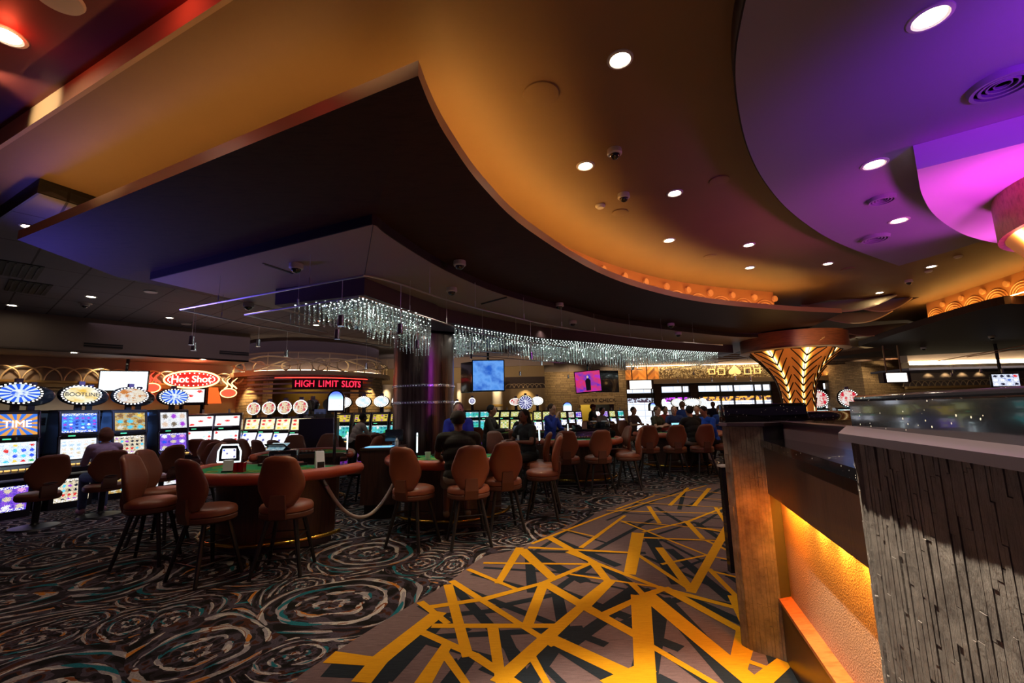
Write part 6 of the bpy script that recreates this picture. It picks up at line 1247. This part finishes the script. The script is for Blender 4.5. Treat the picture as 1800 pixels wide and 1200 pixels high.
q = PY(1184, 767, 11.6); t = thing('dealer_tablet', 'cyan glowing tablet on the far right table', 'tablet', (q.x, 11.4, .93)); b = MB(); b.box((0, 0, .2), (.22, .02, .13), .005); b.build('case', m_blk, t); b = MB(); b.quad((-.1, -.012, .145), (.1, -.012, .145), (.1, -.012, .255), (-.1, -.012, .255)); b.build('screen', emit('cyan_screen', (.3, .75, 1), 1.3), t, 0); b = MB(); b.tube([(0, 0, 0), (0, 0, .14)], .012, 6); b.build('stand', m_blk, t)
# cluttered dealer pit stand between players
q = PY(1028, 770, 12.6); t = thing('pit_desk', 'black pit desk piled with phones and slot tickets behind the middle table', 'desk', (q.x-.1, 12.7, 0)); b = MB(); b.box((0, 0, .5), (1.5, .6, 1.0), .02); b.build('body', m_blk, t); b = MB(); b.box((0, 0, 1.02), (1.6, .7, .04)); b.build('top', m_blk, t, 0)
for k, (dx, lab) in enumerate([(-.5, 'black desk phone at the left of the pit desk'), (-.1, 'taller black phone stand on the middle of the pit desk'), (.35, 'printer with white paper on the pit desk'), (.65, 'small dark box at the right end of the pit desk')]):
    t = thing(['telephone', 'telephone', 'printer', 'box'][k], lab, ['phone', 'phone', 'printer', 'box'][k], (q.x-.1+dx, 12.6, 1.04), .3*k); b = MB(); b.loft([[(-.1, -.1, z), (.1, -.1, z), (.1, .12, z*2.2), (-.1, .12, z*2.2)] for z in (.0, .05)]) if k < 2 else b.box((0, 0, .09), (.28, .22, .18), .01); b.build('body', m_blk, t); b = MB(); b.box((0, -.02, .10 if k < 2 else .19), (.06 if k < 2 else .16, .2 if k < 2 else .12, .03), .01); b.build('handset' if k < 2 else 'paper', m_blk if k < 2 else m_wht, t)
# ================================================================ PEOPLE
SK = {'light': plain('skin_light', hx('c8957a'), .5), 'brown': plain('skin_brown', hx('6a4030'), .5), 'tan': plain('skin_tan', hx('a87458'), .5)}
m_eye = plain('eye_dark', (.01, .008, .006), .2); MC = {}
def cloth(h):
    if h not in MC: MC[h] = plain('cloth_'+h, hx(h), .85, var=.15, vs=14, bmp=.25)
    return MC[h]
def cap(b, a, c, ra, rb=None, n=12):
    rb = rb or ra; b.tube([a, c], [ra, rb], n); b.ball(a, ra, 6); b.ball(c, rb, 6)
def rem(o, vox, it=4):
    m = o.modifiers.new('remesh', 'REMESH'); m.mode = 'VOXEL'; m.voxel_size = vox; m.use_smooth_shade = True
    s = o.modifiers.new('smooth', 'SMOOTH'); s.factor = .5; s.iterations = it
def person(lab, x, y, d, pose='sit', seat=.69, lean=.12, arms=None, shirt='20242c', pants='20242c', hair='1c120c', skin='tan', sleeve=.55, hs='short', hat=None, vox=.011, headturn=0, nod=.15, k=1.0, shorts=False, wide=1.0, legs=None, shoes='18140f', extra=None):
    t = thing('person', lab, 'person', (x, y, 0), math.atan2(-d[0], d[1]))
    V = Vector
    if pose == 'sit':
        hip = V((0, .0, seat+.10)); kn = [V((sx*.13, .42, seat+.07)) for sx in (-1, 1)]; an = [V((sx*.14, .36, .30 if seat > .6 else .09)) for sx in (-1, 1)]
        if legs: kn, an = [V(p) for p in legs[0]], [V(p) for p in legs[1]]
    else:
        hip = V((0, 0, .93*k)); kn = [V((sx*.10, .02, .5*k)) for sx in (-1, 1)]; an = [V((sx*.11, -.02, .08)) for sx in (-1, 1)]
    u = V((0, math.sin(lean), math.cos(lean))); ch = hip+u*.34*k; sh = hip+u*.49*k; nk = hip+u*.56*k; hd = nk+V((0, math.sin(lean*.6)*.1+.02, .13))
    shp = [sh+V((sx*.185*wide, 0, -.01)) for sx in (-1, 1)]
    A_ = arms or [((-.27, .12, -.24), (-.16, .36, -.22)), ((.27, .12, -.24), (.16, .36, -.22))]
    el = [sh+V(a[0]) for a in A_]; wr = [sh+V(a[1]) for a in A_]
    def torso(b, g):
        for p, sc_ in ((hip, (.165*wide, .125, .12)), (hip+u*.13, (.15*wide, .115, .14)), (hip+u*.26, (.165*wide, .12, .15)), (ch+u*.05, (.18*wide, .115, .13))): b.ball(p, 1, 9, tuple(q+g for q in sc_))
        cap(b, shp[0]+V((.03, 0, 0)), shp[1]-V((.03, 0, 0)), .065+g, .065+g)
    # body
    b = MB(); torso(b, 0); cap(b, sh, nk+V((0, .01, .05)), .062, .052)
    Mh = Matrix.Translation(hd) @ Matrix.Rotation(headturn, 4, 'Z') @ Matrix.Rotation(-nod, 4, 'X'); b.M = Mh
    b.ball((0, 0, .02), .1, 9, (.80, .98, 1.05)); b.ball((0, .03, -.045), .07, 8, (.86, .95, 1)); b.ball((0, .1, -.005), .016, 5, (.8, 1.2, 1.4)); b.ball((0, .088, -.055), .02, 5, (1.2, .5, .4))
    for sx in (-1, 1): b.ball((sx*.083, -.005, .0), .022, 5, (.45, .8, 1.3))
    b.M = Matrix.Identity(4)
    for i in (0, 1):
        cap(b, shp[i], el[i], .05, .04); cap(b, el[i], wr[i], .04, .027)
        f = (wr[i]-el[i]).normalized(); side = f.cross(V((0, 0, 1))).normalized() if abs(f.z) < .9 else V((1, 0, 0)); upv = side.cross(f)
        pc = wr[i]+f*.05
        for q in range(-1, 2): cap(b, wr[i]+f*.015+side*q*.012, pc+side*q*.024+f*.02, .016, .015, 8)
        for q, L_ in enumerate((.058, .07, .066, .05)):
            r0 = pc+f*.03+side*(q-1.5)*.021; r1 = r0+f*L_*.55-upv*.008; r2 = r1+f*L_*.35-upv*.028; cap(b, r0, r1, .0095, .009, 6); cap(b, r1, r2, .009, .008, 6)
        sg = side*(1 if i == 0 else -1); r0 = wr[i]+f*.025+sg*.03; r1 = r0+f*.03+sg*.028-upv*.008; cap(b, r0, r1, .012, .0105, 6); cap(b, r1, r1+f*.03-upv*.01, .0105, .009, 6)
        hj = hip+V(((-1, 1)[i]*.09, 0, 0)); cap(b, hj, kn[i], .085, .062); cap(b, kn[i], an[i], .058, .038); cap(b, an[i]+V((0, -.03, -.04)), an[i]+V((0, .13, -.05)), .034, .028)
    o = b.build('body', SK[skin], t, 60); rem(o, min(vox, .009))
    for sx in (-1, 1): b = MB(); b.M = Mh; b.ball((sx*.033, .085, .018), .0105, 5, (1.1, .5, .7)); b.build('eye', m_eye, t)
    # shirt
    b = MB(); torso(b, .014)
    for i in (0, 1):
        if sleeve <= 1: cap(b, shp[i], shp[i].lerp(el[i], sleeve), .068, .062)
        else: cap(b, shp[i], el[i], .066, .054); cap(b, el[i], el[i].lerp(wr[i], min(sleeve-1, .95)), .054, .04)
    cap(b, sh+V((-.05, 0, .02)), sh+V((.05, 0, .02)), .066)
    o = b.build('shirt', cloth(shirt), t, 60); rem(o, vox)
    # trousers
    b = MB(); b.ball(hip+V((0, 0, -.015)), 1, 9, (.178*wide, .138, .12))
    for i in (0, 1):
        hj = hip+V(((-1, 1)[i]*.085, 0, -.01)); cap(b, hj, kn[i], .102, .08)
        if shorts: cap(b, kn[i], kn[i].lerp(an[i], .25), .085, .09)
        else: cap(b, kn[i], kn[i].lerp(an[i], .93), .078, .06)
    o = b.build('trousers', cloth(pants), t, 60); rem(o, vox)
    for i in (0, 1):
        b = MB(); cap(b, an[i]+V((0, -.035, -.035)), an[i]+V((0, .15, -.045)), .045, .038); o = b.build('shoe', cloth(shoes), t, 60); rem(o, vox)
    mh = cloth(hair)
    if hs != 'bald':
        b = MB(); b.M = Mh; b.ball((0, -.022, .035), .104, 9, (.86, .98, 1.0))
        if hs == 'bob': b.ball((0, -.04, -.01), .115, 9, (.95, .8, 1.0)); b.ball((-.07, -.0, -.03), .05, 7, (.6, 1, 1.4)); b.ball((.07, -.0, -.03), .05, 7, (.6, 1, 1.4))
        if hs == 'long': b.ball((0, -.06, -.08), .1, 9, (.95, .6, 1.7))
        o = b.build('hair', mh, t, 60); rem(o, vox, 2)
    if hat:
        b = MB(); b.M = Mh; b.lathe([(.108, .03), (.106, .07), (.08, .115), (.03, .135), (.001, .137)], 24, sy=1.05); b.loft([[(.075*math.cos(a), .09+.075*math.sin(a), z) for a in [PI*i/10 for i in range(11)]] for z in (.035, .045)]); b.build('cap', cloth(hat), t, 50)
    if extra == 'glasses':
        b = MB(); b.M = Mh
        for sx in (-1, 1): b.tube([(sx*.033+.022*math.cos(a), .097, .018+.017*math.sin(a)) for a in [PI*i/6 for i in range(13)]], .0025, 5); b.tube([(sx*.056, .095, .02), (sx*.085, 0, .02)], .0025, 4)
        b.build('glasses', m_blk, t)
    if extra == 'badge': 
        b = MB(); b.box(ch+V((.08, .145, -.02)), (.05, .01, .08)); b.build('badge', m_wht, t, 0)
    return t
def at(px, Y, py=760): return PY(px, py, Y).x
person('woman with short brown bob in a lilac jacket sitting at the second wheel slot', -7.0, 7.8, (-1, .6), seat=.54, lean=.22, shirt='a890a8', pants='5a6a90', hair='6a4028', skin='light', sleeve=1.9, hs='bob', shoes='c08a9a', vox=.009, arms=[((-.22, .1, -.26), (-.12, .38, -.26)), ((.22, .12, -.26), (.1, .4, -.24))])
person('seated man in black shirt, grey shorts and cap, seen from behind', -.70, 5.8, (-.22, 1), lean=.22, shirt='15130f', pants='8a8272', hair='1a1210', skin='brown', hat='2a2224', vox=.009, shorts=True, wide=1.2, hs='short', nod=.3, shoes='7a6450', arms=[((-.27, .10, -.24), (-.10, .30, -.36)), ((.27, .10, -.24), (.1, .32, -.34))])
person('dealer in a blue shirt standing behind the seated man in black', -.95, 7.75, (.1, -1), 'stand', shirt='1c2a8a', pants='15151c', skin='light', hs='short', hair='5a3a2a', sleeve=1.3, arms=[((-.22, .1, -.24), (-.18, .36, -.26)), ((.22, .1, -.24), (.18, .36, -.26))])
person('man in grey sweater leaning towards a gold screened slot', at(620, 11.9), 11.9, (.75, .65), 'stand', lean=.45, shirt='b0a8a4', pants='2a2426', skin='brown', hs='short', sleeve=1.9, k=.93)
person('standing man in dark brown jacket between the column and far table', at(858, 9.9), 9.9, (.9, -.2), 'stand', shirt='2c221c', pants='100e10', hair='140e0c', skin='tan', sleeve=1.9, k=.98)
person('player in blue grey patterned shirt leaning on the far card table', at(903, 9.2), 9.3, (.8, -.5), 'sit', lean=.35, shirt='8a90b0', pants='20242c', hair='1a1210', skin='tan', sleeve=1.2, seat=.66)
person('player in black with hand at the chin behind patterned shirt player', at(924, 10.4), 10.4, (-.4, -.9), 'sit', lean=.2, shirt='1a1414', pants='141416', hair='140e0c', skin='brown', sleeve=1.6, arms=[((-.25, .14, -.22), (-.05, .25, .0)), ((.25, .12, -.24), (.1, .34, -.26))])
person('player in black tee with pale print sitting beside the middle tables', at(930, 8.2), 8.2, (-.6, -.5), 'sit', lean=.15, shirt='1a1618', pants='0c0c0e', hair='120c0a', skin='brown', hs='long', extra='badge')
person('dealer with glasses in a royal blue shirt, hand raised to the chin', at(966, 10.7), 10.7, (.75, -.65), 'stand', shirt='1a2c8c', pants='14141a', hair='3a2418', skin='light', sleeve=1.7, extra='glasses', k=.98, arms=[((-.22, .12, -.26), (-.1, .34, -.26)), ((.2, .16, -.2), (.03, .2, .06))])
person('far man in red cap and black shirt before the small doorway', at(1040, 17.0), 17.0, (.8, -.4), 'stand', shirt='141214', pants='141214', hat='5a1a1c', skin='tan', vox=.016)
person('far person in grey top left of the shop windows', at(1056, 15.5), 15.5, (.6, -.6), 'sit', shirt='8a7a70', pants='22201f', skin='tan', vox=.016, hs='short')
person('far player in dark top at the left end of far right table', at(1112, 14.6), 14.6, (.6, -.8), 'sit', shirt='50302c', pants='22201f', skin='tan', vox=.016)
person('player with crossed arms in a dark olive shirt at the far right table', at(1153, 12.8), 12.8, (.6, -.8), 'sit', shirt='3a3420', pants='1a1a1a', skin='light', hair='5a3c28', vox=.014, arms=[((-.22, .12, -.24), (.08, .24, -.22)), ((.22, .12, -.24), (-.08, .27, -.2))])
person('player in a red shirt at the far right table', at(1169, 14.1), 14.1, (.2, -.9), 'sit', shirt='a02818', pants='1a1a1a', skin='tan', vox=.014)
person('player in navy shirt beside the red shirted player', at(1187, 13.3), 13.3, (-.2, -.9), 'sit', shirt='26305e', pants='1a1a1a', skin='light', hair='8a6a50', vox=.014)
person('dealer standing with his back turned in blue shirt at far right table', at(1206, 14.4), 14.4, (-.3, .9), 'stand', shirt='1a3478', pants='15151c', skin='tan', hair='6a4630', vox=.014, k=1.0)
person('man in black shirt and khaki trousers with one leg stretched out beside his stool', 4.22, 10.6, (-.2, 1), 'sit', lean=.2, shirt='141210', pants='8a7a70', hair='140e0c', skin='tan', sleeve=.6, legs=([(-.12, .42, .76), (.28, .25, .62)], [(-.12, .38, .32), (.52, -.12, .10)]), shoes='8a7a68', wide=1.05)
person('player with fair hair sitting between the black and blue shirts', at(1229, 13.1), 13.1, (-.5, -.8), 'sit', shirt='2a2422', pants='1a1a1a', skin='light', hair='7a5a3a', vox=.014)
person('large man in a bright blue shirt looking down at the table', at(1252, 10.95), 10.95, (-.9, -.3), 'sit', lean=.3, shirt='1a52c8', pants='15151c', hair='120c0a', skin='tan', wide=1.2, nod=.5, sleeve=.7)
person('silhouetted person in navy standing before the shop window', at(1258, 18), 18.0, (-.5, -.8), 'stand', shirt='141a40', pants='0c0c12', skin='brown', vox=.018)
person('person in blue at the right of the far right table', at(1272, 12.9), 12.9, (-.8, -.5), 'sit', shirt='1a3478', pants='15151c', skin='brown', vox=.014)
# ================================================================ LIGHTS
light('magenta_uplight', 'SPOT', (4.5, 3.1, 2.5), (.9, .06, .85), 150, .15, (4.9, 4.4, 3.62), 130, 1)
light('violet_uplight', 'SPOT', (3.5, 1.3, 2.6), (.35, .02, 1), 190, .2, (3.6, 2.3, 3.85), 100, 1)
lp_ = (N0+N1)/2+nn*.5
light('slate_downlight', 'SPOT', (lp_.x-.05, lp_.y+.05, 3.8), (1, .84, .64), 1500, .02, (lp_.x+.25, lp_.y, .3), 60, .4)
light('pillar_downlight', 'SPOT', (FA.x-.55, FA.y+.25, 3.8), (1, .82, .6), 110, .02, (FA.x-.1, FA.y+.1, .3), 30, .5)
light('violet_column_fill', 'SPOT', (2.5, 3.0, 3.0), (.5, .05, 1), 160, .1, (cp.x, 9, 1.8), 24, .8)  # violet fill added to give the steel column its purple streak
for x, y, e in [(-3.6, 5.5, 30), (-1.0, 6.3, 30), (.8, 6.3, 26), (-5.2, 6.2, 18), (2.6, 8.0, 28), (.6, 9.3, 20), (4.2, 9.6, 24), (-.9, 6.2, 16)]:
    light('room_fill_spot', 'SPOT', (x, y, 3.25), (1, .78, .58), e, .12, (x, y, 0), 110, .8)  # general fill added over tables and carpet, no fixtures at these points
for x, y, e, c_ in [(-2.2, 3.0, 60, 62), (-.6, 3.6, 60, 55), (-4.2, 3.4, 45, 62), (.3, 5.2, 60, 50), (.4, 2.5, 45, 48)]:
    light('floor_fill_spot', 'SPOT', (x, y, 3.3), (1, .8, .62), e*1.5, .08, (x, y, 0), c_, 1)  # extra spots added to brighten the near carpet, no fixtures above
light('rear_blue_fill', 'SPOT', (-6.6, 8.4, 3.4), (.4, .6, 1), 600, .2, (-9.0, 9.5, 1.5), 50, .8)  # blue fill added to lift the rear panels of the cabinets
light('blue_soffit_fill', 'SPOT', (-7.2, 5.6, 1.9), (.16, .12, 1), 380, .3, (-4.6, 5.2, 3.5), 50, 1)  # unseen blue fill added to tint the canopy's left end
light('slot_aisle_fill', 'SPOT', (-6.2, 8.0, 3.6), (.85, .7, 1), 60, .3, (-7.4, 8.4, .8), 100, .9)  # lilac fill added for the dim slot aisle, no lamp there
light('red_bay_lamp', 'POINT', tuple(P(8, 60, ZM+.1)), (1, .10, .04), 3, .05)
light('red_bay_lamp', 'POINT', (P(250, -20, ZM).x, P(250, -20, ZM).y, ZM+.1), (1, .08, .05), 3, .05)
for k in (.25, .45, .62, .8): q = FE1.lerp(FE0, k); light('fascia_spot', 'SPOT', (q.x+FN.x*.5, q.y+FN.y*.5, ZM+.1), (1, .8, .5), 22, .02, (q.x, q.y, ZM+.07), 70, .6)
light('magenta_uplight', 'SPOT', (6.7, 5.2, 2.7), (.9, .10, .8), 110, .15, (5.4, 5.2, 3.62), 90, 1)
light('scallop_fill', 'SPOT', (6.6, 9.6, 2.7), (1, .82, .55), 90, .1, (9.0, 12.6, 3.9), 50, .8)  # unseen fill added to brighten the scallop panels from below
# small pieces hang under the part they sit on (thing > part > sub-part)
SUB = {'buttons': 'button_deck', 'topper_face': 'topper', 'bulb_ring': 'topper', 'candle': 'topper', 'topper_text': 'topper', 'seat_band': 'seat', 'handle_slot': 'backrest', 'felt_markings': 'felt_top', 'screen_figure': 'screen', 'screen_face': 'screen', 'card_mouth': 'body', 'letter': 'backing', 'bulbs': 'oval_panel', 'neon_ring': 'oval_panel', 'marquee_screen': 'marquee_case', 'flame_ring': 'flame_disc', 'twig_lattice': 'shell', 'limit_card': 'panel', 'badge': 'shirt'}
for o in list(bpy.data.objects):
    k = SUB.get(o.name.split('.')[0])
    if k and o.parent and o.parent.type == 'EMPTY':
        for s_ in o.parent.children:
            if s_.name.split('.')[0] == k and s_ is not o:
                o.parent = s_; break
